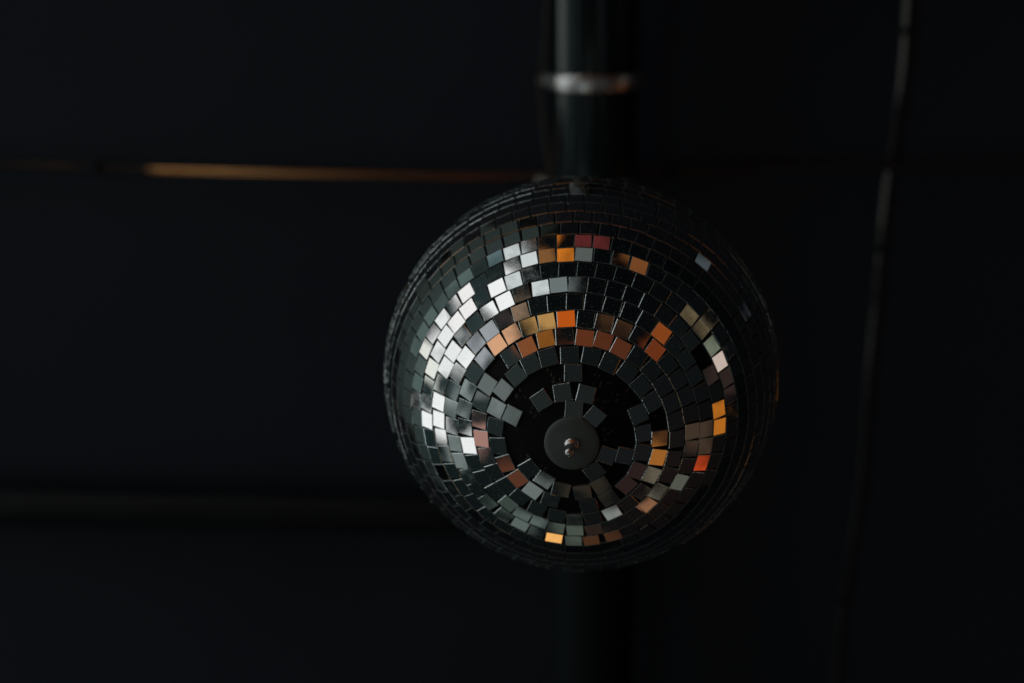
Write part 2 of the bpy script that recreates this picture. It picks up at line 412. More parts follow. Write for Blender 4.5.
# theta (deg from the ball's bottom), phi, tilt along theta, tilt along phi, twist, own part (1) or not (0)
TILES = """
8.94 3.94 -0.11 0.04 0.6 1
9.20 39.80 0.15 -0.03 1.4 1
9.59 111.68 -0.02 -0.36 0.5 1
9.82 144.86 -0.17 -0.30 -0.5 1
13.56 324.98 0.20 -0.35 0.5 1
13.47 350.19 0.11 0.00 0.3 1
13.42 16.04 -0.02 -0.01 -1.3 1
14.15 106.71 -0.07 0.02 -0.9 1
14.55 149.69 -0.31 1.28 -0.1 1
14.69 170.21 0.08 -0.05 0.6 0
14.08 192.79 -0.63 -2.75 0.1 0
13.20 214.56 4.25 -0.16 -1.4 1
13.84 235.40 0.02 0.30 -1.9 1
16.97 293.12 0.94 -0.57 1.0 1
18.25 1.25 0.30 0.13 -1.2 1
18.48 68.09 0.26 -0.23 1.3 1
18.55 84.73 0.12 -0.04 -1.1 1
18.53 101.32 -0.04 0.13 0.8 1
19.10 117.64 0.22 0.02 -0.4 1
19.10 132.44 0.06 -0.03 2.1 0
19.23 150.81 -4.14 1.47 -1.1 0
19.50 167.75 -0.17 0.09 0.8 0
18.26 199.54 -0.08 0.04 -1.8 0
18.15 216.26 0.03 -0.06 -0.7 0
18.53 232.32 0.01 0.01 -1.1 0
19.25 248.26 -0.00 -1.43 -0.7 0
19.82 263.58 0.09 -0.18 -0.9 1
20.63 278.69 -0.21 -1.23 -0.6 1
21.60 292.25 0.06 0.09 -0.1 1
22.42 305.96 1.24 -0.29 -0.6 1
22.55 319.73 0.33 -0.63 -2.1 1
22.93 332.19 -0.06 0.96 0.0 1
22.98 344.56 -0.00 -0.08 -1.6 1
22.73 358.62 0.56 0.38 -0.3 1
23.00 12.68 0.61 -0.14 -1.2 1
22.78 25.50 0.67 -0.08 0.7 1
23.17 38.59 0.20 0.16 1.1 1
22.99 51.64 0.23 -0.09 0.4 1
23.18 64.71 0.38 -0.08 -0.4 1
22.93 90.81 -0.06 4.37 1.0 1
23.24 104.17 0.18 -0.07 1.3 1
23.49 117.35 0.09 0.01 0.2 0
24.05 130.88 2.46 0.16 0.9 0
24.03 142.94 -0.06 0.00 -0.1 0
24.26 154.97 -0.10 -0.06 -0.8 0
24.26 167.90 0.18 -0.06 0.6 0
24.13 179.63 4.10 -0.08 -0.6 0
23.29 191.45 0.08 0.00 1.2 0
23.03 205.58 -0.12 -0.03 -1.8 0
22.54 219.92 0.03 0.03 -0.3 0
23.07 232.20 0.20 0.09 0.7 0
23.63 244.24 0.05 -0.15 -0.6 0
24.10 256.02 -1.71 3.57 0.3 0
24.68 267.83 0.15 -0.14 0.3 0
25.48 279.73 -1.48 -3.82 -1.5 1
26.31 291.12 -0.00 -0.33 0.4 1
26.79 301.95 0.19 -0.08 -3.0 1
27.35 323.66 0.00 0.60 0.7 1
27.41 334.39 -0.13 0.24 -0.9 1
27.69 345.67 0.28 -0.01 0.7 1
27.65 356.06 1.31 1.47 -0.7 1
27.38 7.14 0.14 0.16 0.1 1
27.69 17.54 -0.32 0.15 1.8 1
27.47 28.10 -0.19 -0.07 1.0 1
27.89 38.47 0.39 -0.01 -1.8 1
27.73 49.30 -0.17 -0.00 0.8 1
27.65 60.16 -0.03 0.27 1.1 1
27.78 71.01 -0.01 0.10 -0.8 1
27.68 81.85 0.21 -0.13 -0.8 1
27.92 92.69 -0.40 0.42 -1.4 0
27.84 104.46 -0.02 -0.03 -1.7 0
28.12 114.71 -0.01 -0.08 -0.8 0
28.38 126.15 0.54 -1.12 -0.5 0
28.76 136.23 0.33 0.05 -0.3 0
28.71 144.20 -0.02 -0.04 0.5 0
28.89 152.16 -0.39 -0.11 -0.5 0
28.87 160.72 -0.73 0.14 0.9 0
28.96 169.27 -0.00 0.28 -1.2 0
28.58 179.71 -0.11 0.12 -0.9 0
28.22 190.39 0.16 -3.39 1.4 0
27.60 200.63 2.52 0.94 -0.6 0
27.51 211.07 2.92 -0.00 -2.1 0
27.27 221.53 -0.05 -0.04 -0.2 0
27.65 232.00 0.02 -0.06 -0.8 0
28.24 242.33 -0.01 -0.19 0.4 0
28.62 252.51 -0.12 -0.14 -0.3 0
28.84 262.64 -0.07 0.02 -2.0 0
29.61 272.94 -0.68 -3.08 0.0 0
30.53 282.66 0.17 0.46 0.1 0
31.03 292.71 1.50 -0.22 1.6 1
31.67 302.01 -0.18 -0.17 0.3 1
31.82 311.21 1.41 -1.14 -0.4 1
32.21 320.76 0.26 0.01 0.6 1
32.35 329.82 -0.14 -1.24 -2.3 1
32.16 338.84 0.41 1.61 0.6 1
32.08 347.85 0.48 -0.11 1.1 1
32.16 357.21 -0.03 -0.10 -1.5 1
32.06 6.54 0.01 0.18 0.6 1
32.30 15.56 0.21 0.49 -1.2 1
32.13 24.98 -0.16 -0.23 -2.1 1
32.51 33.99 -0.76 0.34 -0.8 1
32.28 43.80 0.20 0.17 -0.4 1
32.25 53.02 -0.00 0.13 -0.1 1
32.20 62.24 0.04 0.10 0.3 1
32.37 71.45 -0.05 -0.23 0.6 1
32.33 80.67 -0.08 0.16 0.3 0
32.56 89.88 -0.12 -0.04 0.5 0
32.68 98.85 0.56 -0.92 1.5 0
32.77 108.18 0.12 0.03 -0.5 0
32.84 117.45 0.09 -0.09 1.0 0
33.12 126.28 0.07 0.01 0.2 0
33.38 135.07 -0.43 0.02 0.6 0
33.34 143.85 -0.28 0.06 1.4 0
33.64 152.62 -0.09 0.10 0.7 0
33.58 161.35 -0.02 1.83 0.8 0
33.65 172.09 0.05 0.02 0.1 0
33.44 180.80 -2.27 -0.14 -0.2 0
32.97 190.39 0.21 0.07 -0.8 0
32.24 199.64 -1.50 0.82 -0.8 0
32.00 208.62 0.19 0.10 -1.4 0
32.12 218.22 -2.01 0.54 0.3 0
32.43 228.53 -1.80 -0.58 -1.3 0
32.71 236.81 -0.12 0.06 -0.5 0
32.85 245.01 0.12 4.35 -0.9 0
33.30 253.84 0.10 -0.13 -0.2 0
33.53 262.78 0.21 -0.50 0.4 0
34.08 271.46 0.87 0.37 0.9 0
34.85 280.01 -0.28 0.96 0.2 0
35.40 288.41 1.03 -0.05 1.4 0
36.12 296.67 2.48 1.13 0.3 0
36.44 304.86 0.90 -0.27 -0.3 0
36.70 312.98 1.17 -0.90 0.2 1
36.61 321.05 -0.55 -0.68 0.5 1
37.02 329.08 0.14 2.26 -0.7 1
36.77 337.09 1.82 0.01 1.8 1
36.87 345.10 0.16 0.64 -0.8 1
36.74 353.11 -0.03 0.45 0.7 1
36.82 1.17 -0.11 -0.11 -0.1 1
36.92 9.23 0.21 0.03 -1.0 1
36.97 17.29 0.05 -0.19 1.0 1
37.11 25.34 -0.11 0.05 0.4 1
36.96 33.38 0.01 0.40 1.5 1
36.98 41.40 -0.14 0.17 -1.3 1
36.97 49.34 0.08 0.15 -1.2 1
37.15 57.29 -0.06 -0.04 1.2 1
36.92 65.23 0.32 -0.56 0.2 1
36.98 73.60 0.05 0.13 0.8 0
37.07 81.96 -0.19 0.09 -1.1 0
36.96 90.32 -1.15 0.28 0.4 0
37.35 98.31 -2.40 -1.20 0.2 0
37.53 106.39 0.44 0.19 0.4 0
37.59 114.79 0.27 -0.16 -0.9 0
37.87 123.14 -0.15 -0.11 -2.5 0
37.90 131.46 -0.13 -0.18 -0.3 0
38.07 139.76 -0.56 -0.22 1.8 0
37.97 148.06 -1.01 0.02 -2.6 0
38.08 156.34 -0.04 0.16 0.1 0
37.96 164.59 0.31 0.13 1.2 0
38.26 172.85 -0.18 -0.06 0.1 0
37.79 181.13 0.14 -0.01 -0.3 0
37.54 189.48 0.10 0.03 1.4 0
37.17 197.91 0.07 0.04 1.8 0
36.99 206.40 0.03 -0.04 1.3 0
36.65 214.95 0.58 -0.40 -2.0 0
36.81 223.49 -0.78 0.04 0.9 0
36.96 231.99 -0.06 -0.07 1.2 0
37.39 240.43 0.04 -0.13 -0.1 0
37.72 248.79 0.07 -0.31 -0.7 0
37.96 257.09 1.95 -0.06 -0.7 0
38.33 264.89 0.04 1.45 -0.6 0
38.85 272.61 -0.06 0.13 -0.9 0
39.47 280.25 -1.12 -1.56 -0.2 0
40.04 287.80 -0.68 1.19 -1.8 0
40.45 295.25 -0.13 2.46 1.4 0
40.76 302.64 0.02 -0.16 -0.7 0
41.30 310.19 -0.63 -0.96 0.5 0
41.23 317.54 -0.10 -0.37 -0.5 0
41.43 325.01 0.32 1.45 0.8 1
41.54 332.49 -0.04 0.12 0.0 1
41.74 339.73 -1.79 -1.86 -0.5 1
41.61 347.49 3.47 -0.49 1.5 1
41.66 354.74 0.05 0.05 -1.0 1
41.68 1.98 0.11 -0.92 -0.1 1
41.68 9.23 0.05 0.13 -0.4 1
41.62 16.50 0.08 0.14 0.1 1
41.80 23.77 -0.05 0.03 -1.0 1
41.64 31.02 -0.30 -0.09 0.1 1
41.73 38.27 0.17 -0.27 -0.8 1
41.74 45.50 0.30 0.39 0.4 1
41.59 52.75 0.04 0.48 2.2 1
41.79 69.11 2.56 1.87 1.2 0
41.78 76.39 0.11 0.09 -0.4 0
41.63 83.67 0.40 0.04 -0.6 0
41.69 90.89 -0.13 0.01 0.9 0
41.74 98.11 -0.21 0.06 -0.1 0
42.01 105.67 -0.16 -0.04 -0.4 0
42.26 113.20 -0.80 -0.03 0.8 0
42.51 120.71 0.24 0.13 1.3 0
42.50 128.19 0.03 0.03 0.0 0
42.79 135.66 0.04 0.03 -0.1 0
42.83 143.12 0.12 -0.09 -0.6 0
42.63 150.57 0.10 0.08 0.1 0
42.73 158.01 -0.22 -0.08 2.1 0
43.13 165.43 -0.16 0.08 0.0 0
42.92 172.86 -0.07 -0.21 -0.9 0
42.75 180.30 -0.02 0.07 0.1 0
42.28 187.79 -0.15 -0.02 0.2 0
41.93 195.32 0.22 -0.05 -0.6 0
41.59 202.92 0.01 0.08 -0.3 0
41.45 210.55 0.01 -0.06 -1.5 0
41.40 218.19 0.03 -0.07 0.7 0
41.74 225.83 0.06 -0.01 -0.2 0
41.77 233.43 2.06 -0.97 0.5 0
42.10 240.99 0.13 -0.17 0.4 0
42.58 248.50 -0.18 0.12 0.4 0
42.90 255.96 -2.28 0.22 1.9 0
42.92 263.39 0.01 -0.05 -0.0 0
43.63 270.43 0.08 -0.01 1.2 0
43.92 277.41 0.21 0.77 0.7 0
44.45 284.32 2.72 -0.21 -1.1 0
44.93 291.16 -0.08 0.13 -1.1 0
45.26 297.94 1.15 0.05 1.0 0
45.79 304.68 -0.21 -0.09 -0.4 0
45.81 311.40 0.01 0.60 -0.2 0
46.12 318.09 0.06 0.05 0.4 0
46.31 324.76 -0.04 -1.40 1.6 0
46.39 331.41 -0.04 -0.16 1.8 0
46.13 338.06 -0.01 1.17 0.4 1
46.39 344.71 -2.39 1.06 -0.7 1
46.20 351.36 -0.00 -0.92 -0.2 1
46.07 358.01 0.09 0.10 3.0 1
46.08 4.67 0.07 -0.01 0.0 1
46.11 11.33 0.02 -0.20 0.4 1
46.28 18.32 -0.08 -0.05 0.3 1
46.20 25.32 -0.18 -0.07 -0.1 1
46.50 32.31 -0.11 0.32 1.4 1
46.72 39.28 0.07 0.22 -0.6 0
46.58 46.26 0.39 2.73 -0.1 0
46.46 52.89 -0.02 -0.09 -1.4 0
46.28 60.24 0.10 -0.19 -0.9 0
46.32 66.88 -0.02 -0.06 1.3 0
46.58 73.52 0.04 0.06 -1.0 0
46.58 80.15 -0.00 -2.74 -0.5 0
46.40 86.98 -0.64 0.06 -0.9 0
46.51 93.81 -0.02 -0.05 0.6 0
46.68 100.63 -0.00 0.04 0.7 0
46.70 107.43 -0.02 0.04 -1.5 0
46.90 114.22 0.04 0.10 0.3 0
47.10 120.98 -0.03 0.20 0.1 0
47.10 127.73 -0.02 -0.10 0.3 0
47.41 134.47 0.08 -0.13 -0.6 0
47.28 141.20 0.05 0.10 0.8 0
47.37 147.92 -0.06 0.29 0.4 0
47.46 154.64 0.48 0.13 1.0 0
47.65 161.35 0.27 -0.43 0.9 0
47.57 168.05 0.05 0.68 -1.5 0
47.43 174.76 0.42 -0.15 -0.1 0
47.22 181.48 0.38 -0.14 0.1 0
46.91 188.24 1.33 0.54 0.8 0
46.69 195.03 0.71 -0.54 -0.6 0
46.23 201.86 0.10 0.90 1.3 0
46.01 208.71 -0.19 -0.10 -0.3 0
45.95 215.58 -0.31 -0.33 1.5 0
46.09 222.45 0.00 -0.06 0.1 0
46.40 229.31 -0.23 -0.02 1.2 0
46.70 236.13 -0.12 0.13 1.5 0
47.00 242.93 0.63 -0.34 0.0 0
47.28 249.69 2.62 -1.28 -0.4 0
47.31 256.42 0.16 0.36 0.1 0
47.72 263.13 0.01 0.20 0.1 0
47.99 269.80 -0.10 0.07 -0.3 0
48.78 276.25 -1.43 0.92 -0.2 0
49.27 282.65 1.61 0.10 0.2 0
49.72 289.00 0.98 -0.33 0.1 0
50.09 295.30 0.15 -1.01 -0.3 0
50.26 301.57 1.89 2.10 0.2 0
50.46 307.82 -0.03 -0.23 -0.4 0
50.76 314.05 -1.43 -2.53 0.3 0
50.76 320.26 0.12 -0.05 0.8 0
50.73 326.45 -0.33 -1.09 0.6 0
51.07 332.64 1.53 -0.44 -0.6 0
50.81 338.82 -0.57 -3.16 0.6 0
51.08 345.01 0.10 -0.05 0.0 0
51.06 351.19 0.04 0.15 -0.4 0
50.75 357.38 -0.14 0.14 -0.1 0
50.84 3.57 0.09 -0.01 0.2 0
51.06 9.77 -0.08 -0.01 -0.2 0
51.08 15.96 -0.57 4.02 -0.6 0
51.05 22.49 0.11 0.21 -1.4 0
50.99 28.59 2.87 -0.02 -1.9 0
51.04 34.68 -0.06 0.04 0.8 0
51.16 40.77 0.21 0.16 0.3 0
51.06 46.86 1.08 -0.11 2.1 0
51.00 52.95 0.22 -1.28 -0.8 0
51.02 59.33 0.22 0.22 -0.2 0
51.19 65.71 -1.95 -0.82 -0.9 0
51.00 72.09 0.10 -0.25 0.1 0
51.05 78.47 0.06 0.06 0.7 0
51.09 84.85 -0.16 0.03 1.3 0
51.17 91.22 0.03 0.27 0.9 0
51.44 97.60 -0.20 0.06 0.5 0
51.33 103.96 -0.24 0.02 0.2 0
51.57 110.31 0.01 -0.15 -1.8 0
51.95 116.65 0.05 0.04 0.2 0
51.73 122.97 -0.17 -0.01 0.8 0
51.96 129.28 -0.62 0.53 -0.5 0
51.96 135.58 -0.86 -0.00 -1.3 0
52.04 141.88 0.42 0.34 2.9 0
52.00 148.18 -0.03 -0.08 -0.7 0
52.26 154.47 0.10 -0.30 1.1 0
52.30 160.75 0.01 -0.67 -1.4 0
52.20 167.03 -0.22 -0.05 0.5 0
52.24 173.31 -0.33 -0.23 0.6 0
52.20 179.60 0.24 0.39 0.3 0
51.90 185.90 0.89 -0.49 -0.2 0
51.39 192.24 0.38 -1.36 0.4 0
51.21 198.60 -0.18 -0.17 0.7 0
51.08 204.98 -0.77 -0.74 -0.1 0
50.84 211.39 -0.21 0.22 0.9 0
50.65 217.80 -0.40 0.25 0.5 0
50.95 224.21 -0.33 0.07 -0.7 0
51.00 230.60 0.37 0.69 -0.4 0
51.25 236.97 -0.31 0.87 -0.5 0
51.63 243.32 0.50 0.12 1.1 0
52.01 249.65 -0.17 -0.10 0.7 0
52.19 255.95 0.70 -0.25 0.0 0
52.36 262.23 2.42 -1.52 -0.8 0
52.80 268.49 0.14 -0.10 0.3 0
53.36 274.72 0.02 -0.04 0.5 0
53.76 280.90 -0.03 0.08 -1.4 0
54.29 287.04 0.03 -0.32 -0.6 0
54.65 292.97 -0.36 -0.17 -0.4 0
54.66 298.87 0.13 -0.09 2.3 0
55.15 304.74 -0.03 -0.02 -0.3 0
55.07 310.60 -0.64 -0.08 -1.6 0
55.44 316.44 0.04 0.24 1.4 0
55.62 322.28 1.04 -0.06 0.6 0
55.72 328.10 0.08 -0.14 0.7 0
55.76 333.92 0.32 -0.38 0.3 0
55.49 339.74 -1.09 -0.00 0.1 0
55.76 345.55 -2.70 1.82 -0.1 0
55.46 351.37 -2.02 0.58 0.4 0
55.50 357.20 -2.29 1.17 0.4 0
55.43 3.02 -0.12 0.04 -0.4 0
55.46 8.85 0.10 0.47 -0.6 0
55.54 14.84 -1.83 -0.12 0.4 0
55.54 20.82 -0.01 0.02 0.4 0
55.73 26.80 -0.20 -0.11 -1.7 0
55.62 32.77 -0.03 0.22 -0.3 0
55.97 38.74 0.02 -0.04 -1.3 0
55.76 44.71 -0.10 -0.07 0.6 0
55.72 50.68 0.01 -0.14 0.6 0
55.69 56.65 -0.01 -0.07 2.0 0
55.76 62.62 0.10 0.24 1.3 0
55.72 68.59 0.09 0.02 1.5 0
55.79 74.56 -0.04 0.06 -0.3 0
55.67 80.53 -0.10 -0.01 -1.2 0
55.73 86.49 0.15 -0.08 0.2 0
55.98 92.46 0.11 -0.14 -0.9 0
56.03 98.43 0.01 0.13 -0.0 0
56.07 104.38 0.07 0.04 1.1 0
56.14 110.33 0.20 -0.03 0.2 0
56.32 116.27 0.24 -0.26 1.6 0
56.44 122.19 0.09 0.45 -1.0 0
56.53 128.11 -0.08 0.75 0.8 0
56.80 134.02 -0.36 -0.28 -1.6 0
56.65 139.93 0.22 0.52 1.0 0
56.81 145.83 -0.32 0.05 -0.3 0
56.83 151.73 -0.11 -0.43 0.9 0
57.01 157.63 -0.23 0.84 0.1 0
57.06 163.52 0.46 0.55 0.2 0
56.81 169.41 -1.26 -0.32 -1.1 0
56.74 175.30 0.51 0.54 -0.3 0
56.57 181.20 0.33 0.21 0.9 0
56.44 187.11 0.23 -0.20 0.9 0
56.18 193.05 -0.02 -0.25 0.2 0
55.81 199.00 -0.04 0.55 -2.4 0
55.43 204.98 1.02 -0.02 0.3 0
55.44 210.97 -0.61 0.31 1.6 0
55.46 216.96 1.40 -0.35 0.8 0
55.50 222.95 0.69 0.07 1.4 0
55.67 228.94 -0.78 -0.14 -0.8 0
55.90 234.91 -0.71 -0.29 -0.7 0
56.24 240.86 -0.01 0.42 2.0 0
56.55 246.80 0.27 -0.19 0.4 0
56.73 252.72 -0.32 -0.17 -0.6 0
56.76 258.62 -0.60 -0.21 -0.9 0
57.21 264.51 0.45 -0.05 -0.9 0
57.54 270.38 0.58 0.19 1.1 0
57.97 276.22 0.24 -0.01 -1.7 0
58.48 282.03 0.13 0.05 0.1 0
58.73 287.81 0.14 0.00 2.2 0
59.33 293.57 0.18 0.04 0.7 0
59.53 299.31 -0.33 0.21 -2.1 0
59.53 305.03 0.05 0.05 -0.5 0
59.75 310.74 -0.14 0.26 1.4 0
60.04 316.71 -0.02 -0.13 1.4 0
60.08 322.67 0.25 0.02 -0.1 0
60.31 328.63 0.05 -0.04 0.1 0
60.24 334.58 0.05 0.13 -1.3 0
60.23 340.53 0.14 -0.18 -1.7 0
60.23 346.47 0.05 0.23 -1.2 0
60.44 352.42 1.81 0.83 -0.0 0
60.13 358.38 -0.04 -0.10 -0.7 0
60.19 4.33 0.21 0.21 0.0 0
60.11 10.28 -0.09 0.06 0.1 0
60.39 16.23 0.09 -0.22 0.1 0
60.18 21.76 0.08 0.11 2.3 0
60.36 27.30 -0.10 0.11 0.3 0
60.43 33.05 0.15 0.02 -0.4 0
60.55 38.80 0.06 0.14 1.1 0
60.49 44.55 0.09 0.02 0.4 0
60.37 50.30 -0.12 -0.23 0.8 0
60.51 56.05 0.10 -0.02 -0.5 0
60.59 61.80 -0.08 -0.06 1.1 0
60.66 67.55 0.02 0.17 0.2 0
60.60 73.30 -0.04 -0.02 0.1 0
60.43 79.05 -0.14 -0.05 0.3 0
60.45 84.80 -0.03 -0.01 0.2 0
60.51 90.55 -0.18 0.19 0.1 0
60.58 96.29 -0.20 0.16 0.8 0
60.68 102.03 -0.26 -0.02 -0.5 0
60.98 107.77 -0.65 0.18 0.0 0
61.01 113.50 -0.37 0.54 -0.5 0
61.09 119.22 0.27 0.60 2.2 0
61.23 124.93 0.50 1.12 1.1 0
61.29 130.63 0.02 -0.02 -0.8 0
61.30 136.33 0.40 -0.21 1.4 0
61.43 142.03 0.01 0.20 0.3 0
61.52 147.73 -0.38 0.15 0.0 0
61.67 153.42 -0.12 0.29 1.0 0
61.55 159.11 -0.09 -0.31 -0.4 0
61.61 164.80 0.47 1.14 0.7 0
61.46 170.48 -0.02 -0.17 0.9 0
61.49 176.17 -0.57 1.48 -0.5 0
61.41 181.87 0.40 -0.19 0.6 0
61.03 187.57 0.29 0.23 -0.4 0
60.57 193.29 0.70 0.03 1.1 0
60.64 199.03 -0.21 0.67 -0.8 0
60.34 204.78 -0.97 -0.01 1.8 0
60.01 210.54 0.18 -0.53 -0.1 0
60.12 216.31 0.07 0.10 1.1 0
60.09 222.08 0.31 1.08 -0.0 0
60.30 227.84 -0.00 -0.02 0.7 0
60.72 233.60 -0.81 0.55 -0.9 0
60.77 239.34 0.57 -0.41 0.2 0
61.16 245.07 1.58 -0.22 1.3 0
61.20 250.79 0.10 0.43 0.2 0
61.34 256.49 1.05 -0.63 -0.3 0
61.63 262.18 0.73 -0.51 -0.6 0
61.88 267.86 -0.08 -0.22 -0.6 0
62.43 273.53 0.66 -0.48 0.8 0
63.02 279.17 0.87 -0.04 0.0 0
63.13 284.79 0.02 -0.31 0.5 0
63.84 290.38 0.46 -0.12 -0.2 0
63.86 295.96 0.04 -0.09 -1.3 0
64.21 301.52 -0.12 -0.15 0.7 0
64.64 307.08 -0.10 0.06 0.6 0
64.62 312.62 0.09 -0.11 -0.3 0
64.66 318.16 0.08 0.01 1.1 0
64.79 323.69 -0.06 -0.04 1.2 0
64.95 329.21 0.15 0.04 1.0 0
64.96 334.73 -0.04 0.17 0.1 0
65.13 340.25 -0.22 0.01 -0.5 0
65.09 345.77 -0.17 0.01 -0.1 0
64.94 351.29 -0.05 -0.11 -1.2 0
64.89 356.82 -0.18 -0.03 -1.1 0
64.94 2.34 -0.17 -0.05 0.4 0
65.00 7.86 -0.04 -0.02 -0.7 0
65.07 13.38 -0.01 0.00 0.0 0
65.24 18.90 -0.02 0.09 -2.0 0
64.84 24.42 -0.13 0.22 1.6 0
65.05 29.94 -0.05 -0.05 0.5 0
64.93 35.46 0.16 0.07 0.1 0
65.09 40.97 -0.67 0.01 -0.0 0
64.98 45.90 0.19 0.00 0.6 0
65.05 50.84 0.08 -0.11 -0.5 0
65.09 55.78 -0.06 -0.28 -0.3 0
65.25 60.72 -0.87 0.80 0.9 0
65.13 66.25 0.12 0.09 0.1 0
64.88 71.78 -0.11 0.05 1.6 0
65.14 77.29 -0.09 0.13 0.5 0
65.02 82.78 0.01 0.10 1.4 0
65.14 88.24 0.47 -0.37 -1.3 0
65.29 93.74 -0.74 -0.28 -1.3 0
65.27 99.23 0.83 -0.10 -0.0 0
65.31 104.69 0.48 -0.52 -1.3 0
65.37 110.15 -0.37 0.40 -1.3 0
65.79 115.67 0.37 -0.56 -0.9 0
65.65 121.17 0.36 0.35 -1.1 0
65.83 126.62 0.79 -1.10 2.7 0
66.02 132.08 0.85 0.27 0.9 0
66.18 137.59 0.32 -0.24 -1.6 0
66.14 143.09 0.59 -1.09 -0.3 0
66.07 148.58 -0.15 -0.41 0.7 0
66.50 154.03 -0.08 -0.30 1.2 0
66.33 159.49 0.04 0.34 -1.2 0
66.41 164.96 -0.17 -0.24 1.3 0
66.29 170.38 -0.04 1.24 0.3 0
66.29 175.84 0.33 0.47 -2.3 0
65.92 181.28 0.36 0.57 0.1 0
65.87 186.78 -0.52 1.31 0.3 0
65.43 192.22 0.35 -0.37 0.0 0
65.19 197.72 -0.06 0.94 -1.1 0
65.02 203.25 0.15 1.09 -0.3 0
64.72 208.74 -0.11 -0.60 -0.3 0
64.85 214.29 -0.87 0.05 -0.1 0
64.92 219.84 -0.77 -0.33 -0.5 0
65.16 225.32 -0.77 0.35 1.1 0
65.05 230.85 -1.52 -0.31 0.7 0
65.39 236.32 -0.79 -0.48 0.4 0
65.54 241.81 0.01 -0.09 0.5 0
65.78 247.29 0.28 0.37 -1.2 0
66.12 252.74 1.03 0.78 -1.4 0
66.11 258.19 -1.07 -0.34 0.8 0
66.56 263.68 0.00 0.22 1.0 0
66.84 269.11 0.35 -0.34 -1.3 0
67.31 274.52 -0.52 -0.54 -0.2 0
67.72 279.95 0.11 -0.19 -0.4 0
67.99 285.34 -0.06 0.56 -1.7 0
68.38 290.75 -0.39 0.87 0.5 0
68.61 296.10 0.52 -0.03 -1.5 0
68.88 301.45 0.41 0.17 -0.5 0
69.08 306.83 -1.65 -0.03 0.5 0
69.29 312.17 0.09 0.01 -1.6 0
69.39 317.51 -0.94 0.07 -0.1 0
69.61 322.83 -1.86 -0.02 2.5 0
69.56 328.12 0.15 -0.19 0.6 0
69.75 333.48 -2.55 -0.52 2.4 0
69.79 338.78 -0.20 0.07 0.1 0
69.75 344.13 0.15 -0.02 -0.1 0
69.66 349.45 0.16 -0.07 -1.6 0
69.57 354.81 0.04 -0.16 -1.9 0
69.68 0.13 0.01 0.03 0.7 0
69.43 5.49 -0.08 0.08 0.1 0
69.62 10.83 -0.07 0.07 -1.1 0
69.75 16.13 0.14 0.10 -2.4 0
69.56 21.48 -0.03 -0.13 -0.1 0
69.84 26.82 0.09 0.08 -0.3 0
69.79 32.16 -0.16 0.05 -1.9 0
69.93 37.48 0.18 -0.14 -0.1 0
69.82 42.78 -0.09 -0.07 -0.0 0
69.67 48.11 -0.14 -0.03 -0.4 0
69.84 53.40 -0.04 0.15 1.0 0
69.71 58.74 0.02 -0.07 1.5 0
69.64 64.07 -0.04 -0.09 -0.4 0
69.88 69.38 -0.08 1.06 0.2 0
69.70 74.72 -0.61 1.11 0.6 0
69.65 80.02 -0.06 0.24 0.6 0
69.73 85.33 -0.03 0.78 0.7 0
69.87 90.68 0.01 0.88 0.4 0
69.95 95.99 -0.30 0.53 0.5 0
70.25 101.32 -0.09 -0.40 -0.8 0
70.23 106.65 -0.71 -0.20 1.1 0
70.20 111.99 -0.65 0.16 -0.8 0
70.21 117.34 0.85 0.60 -0.7 0
70.57 122.66 -0.29 0.33 -0.6 0
70.63 127.98 0.05 0.42 0.0 0
70.76 133.24 -0.37 -0.29 -1.2 0
70.79 138.55 0.27 0.20 -1.4 0
70.73 143.87 0.61 -0.70 0.0 0
71.00 149.15 -0.16 -0.31 0.4 0
70.73 154.45 0.22 -0.28 -0.4 0
71.03 159.73 0.11 0.34 0.3 0
71.04 165.05 -0.10 -1.21 -0.2 0
70.88 170.32 0.19 0.44 -1.9 0
70.87 175.59 -0.41 0.66 1.1 0
70.71 180.84 -1.29 -0.09 0.7 0
70.46 186.13 -0.09 -0.65 0.4 0
70.16 191.43 -0.84 -0.08 0.7 0
69.73 196.78 -1.67 0.04 -0.4 0
69.81 202.13 -0.16 0.09 -2.5 0
69.44 207.44 0.63 0.68 -0.1 0
69.55 212.81 0.15 0.94 -1.8 0
69.36 218.12 0.15 -0.26 0.6 0
69.68 223.47 -0.18 0.11 -0.3 0
69.73 228.78 -0.86 -0.23 1.9 0
69.81 234.09 0.45 0.36 -0.2 0
70.18 239.38 0.10 -0.74 -1.1 0
70.36 244.72 0.56 -0.45 -1.3 0
70.78 250.04 -0.62 0.09 -2.0 0
70.77 255.31 -0.92 -0.59 0.5 0
70.99 260.60 1.11 0.15 0.1 0
71.35 265.86 -0.05 -0.51 -1.6 0
71.57 271.14 -0.42 0.46 -0.1 0
72.01 276.40 0.33 0.20 1.5 0
72.35 281.62 0.68 0.14 1.6 0
72.79 286.89 -0.96 0.49 -0.9 0
73.20 292.10 -0.28 -0.52 1.2 0
73.56 297.31 0.13 0.29 -1.6 0
73.66 302.49 -0.09 -1.05 -0.9 0
73.70 307.66 0.36 -0.47 -0.4 0
74.04 312.83 -1.78 0.01 -0.5 0
74.12 318.02 -1.62 0.63 -1.4 0
74.24 323.24 -0.04 -0.13 0.7 0
74.27 328.46 -0.20 -0.16 0.5 0
74.28 333.65 0.02 0.25 0.6 0
74.46 338.83 -0.13 0.00 -0.5 0
74.26 344.03 0.16 0.04 -0.0 0
74.43 349.25 0.19 -0.03 -0.4 0
74.26 354.43 -0.03 -0.01 0.9 0
74.11 359.64 -0.13 -0.21 0.4 0
74.10 4.82 -0.02 0.15 0.4 0
74.25 10.01 -0.04 0.19 0.6 0
74.33 15.22 -0.01 -0.03 -2.9 0
74.40 20.41 -0.13 -0.23 -0.2 0
74.48 25.61 -0.09 0.11 1.4 0
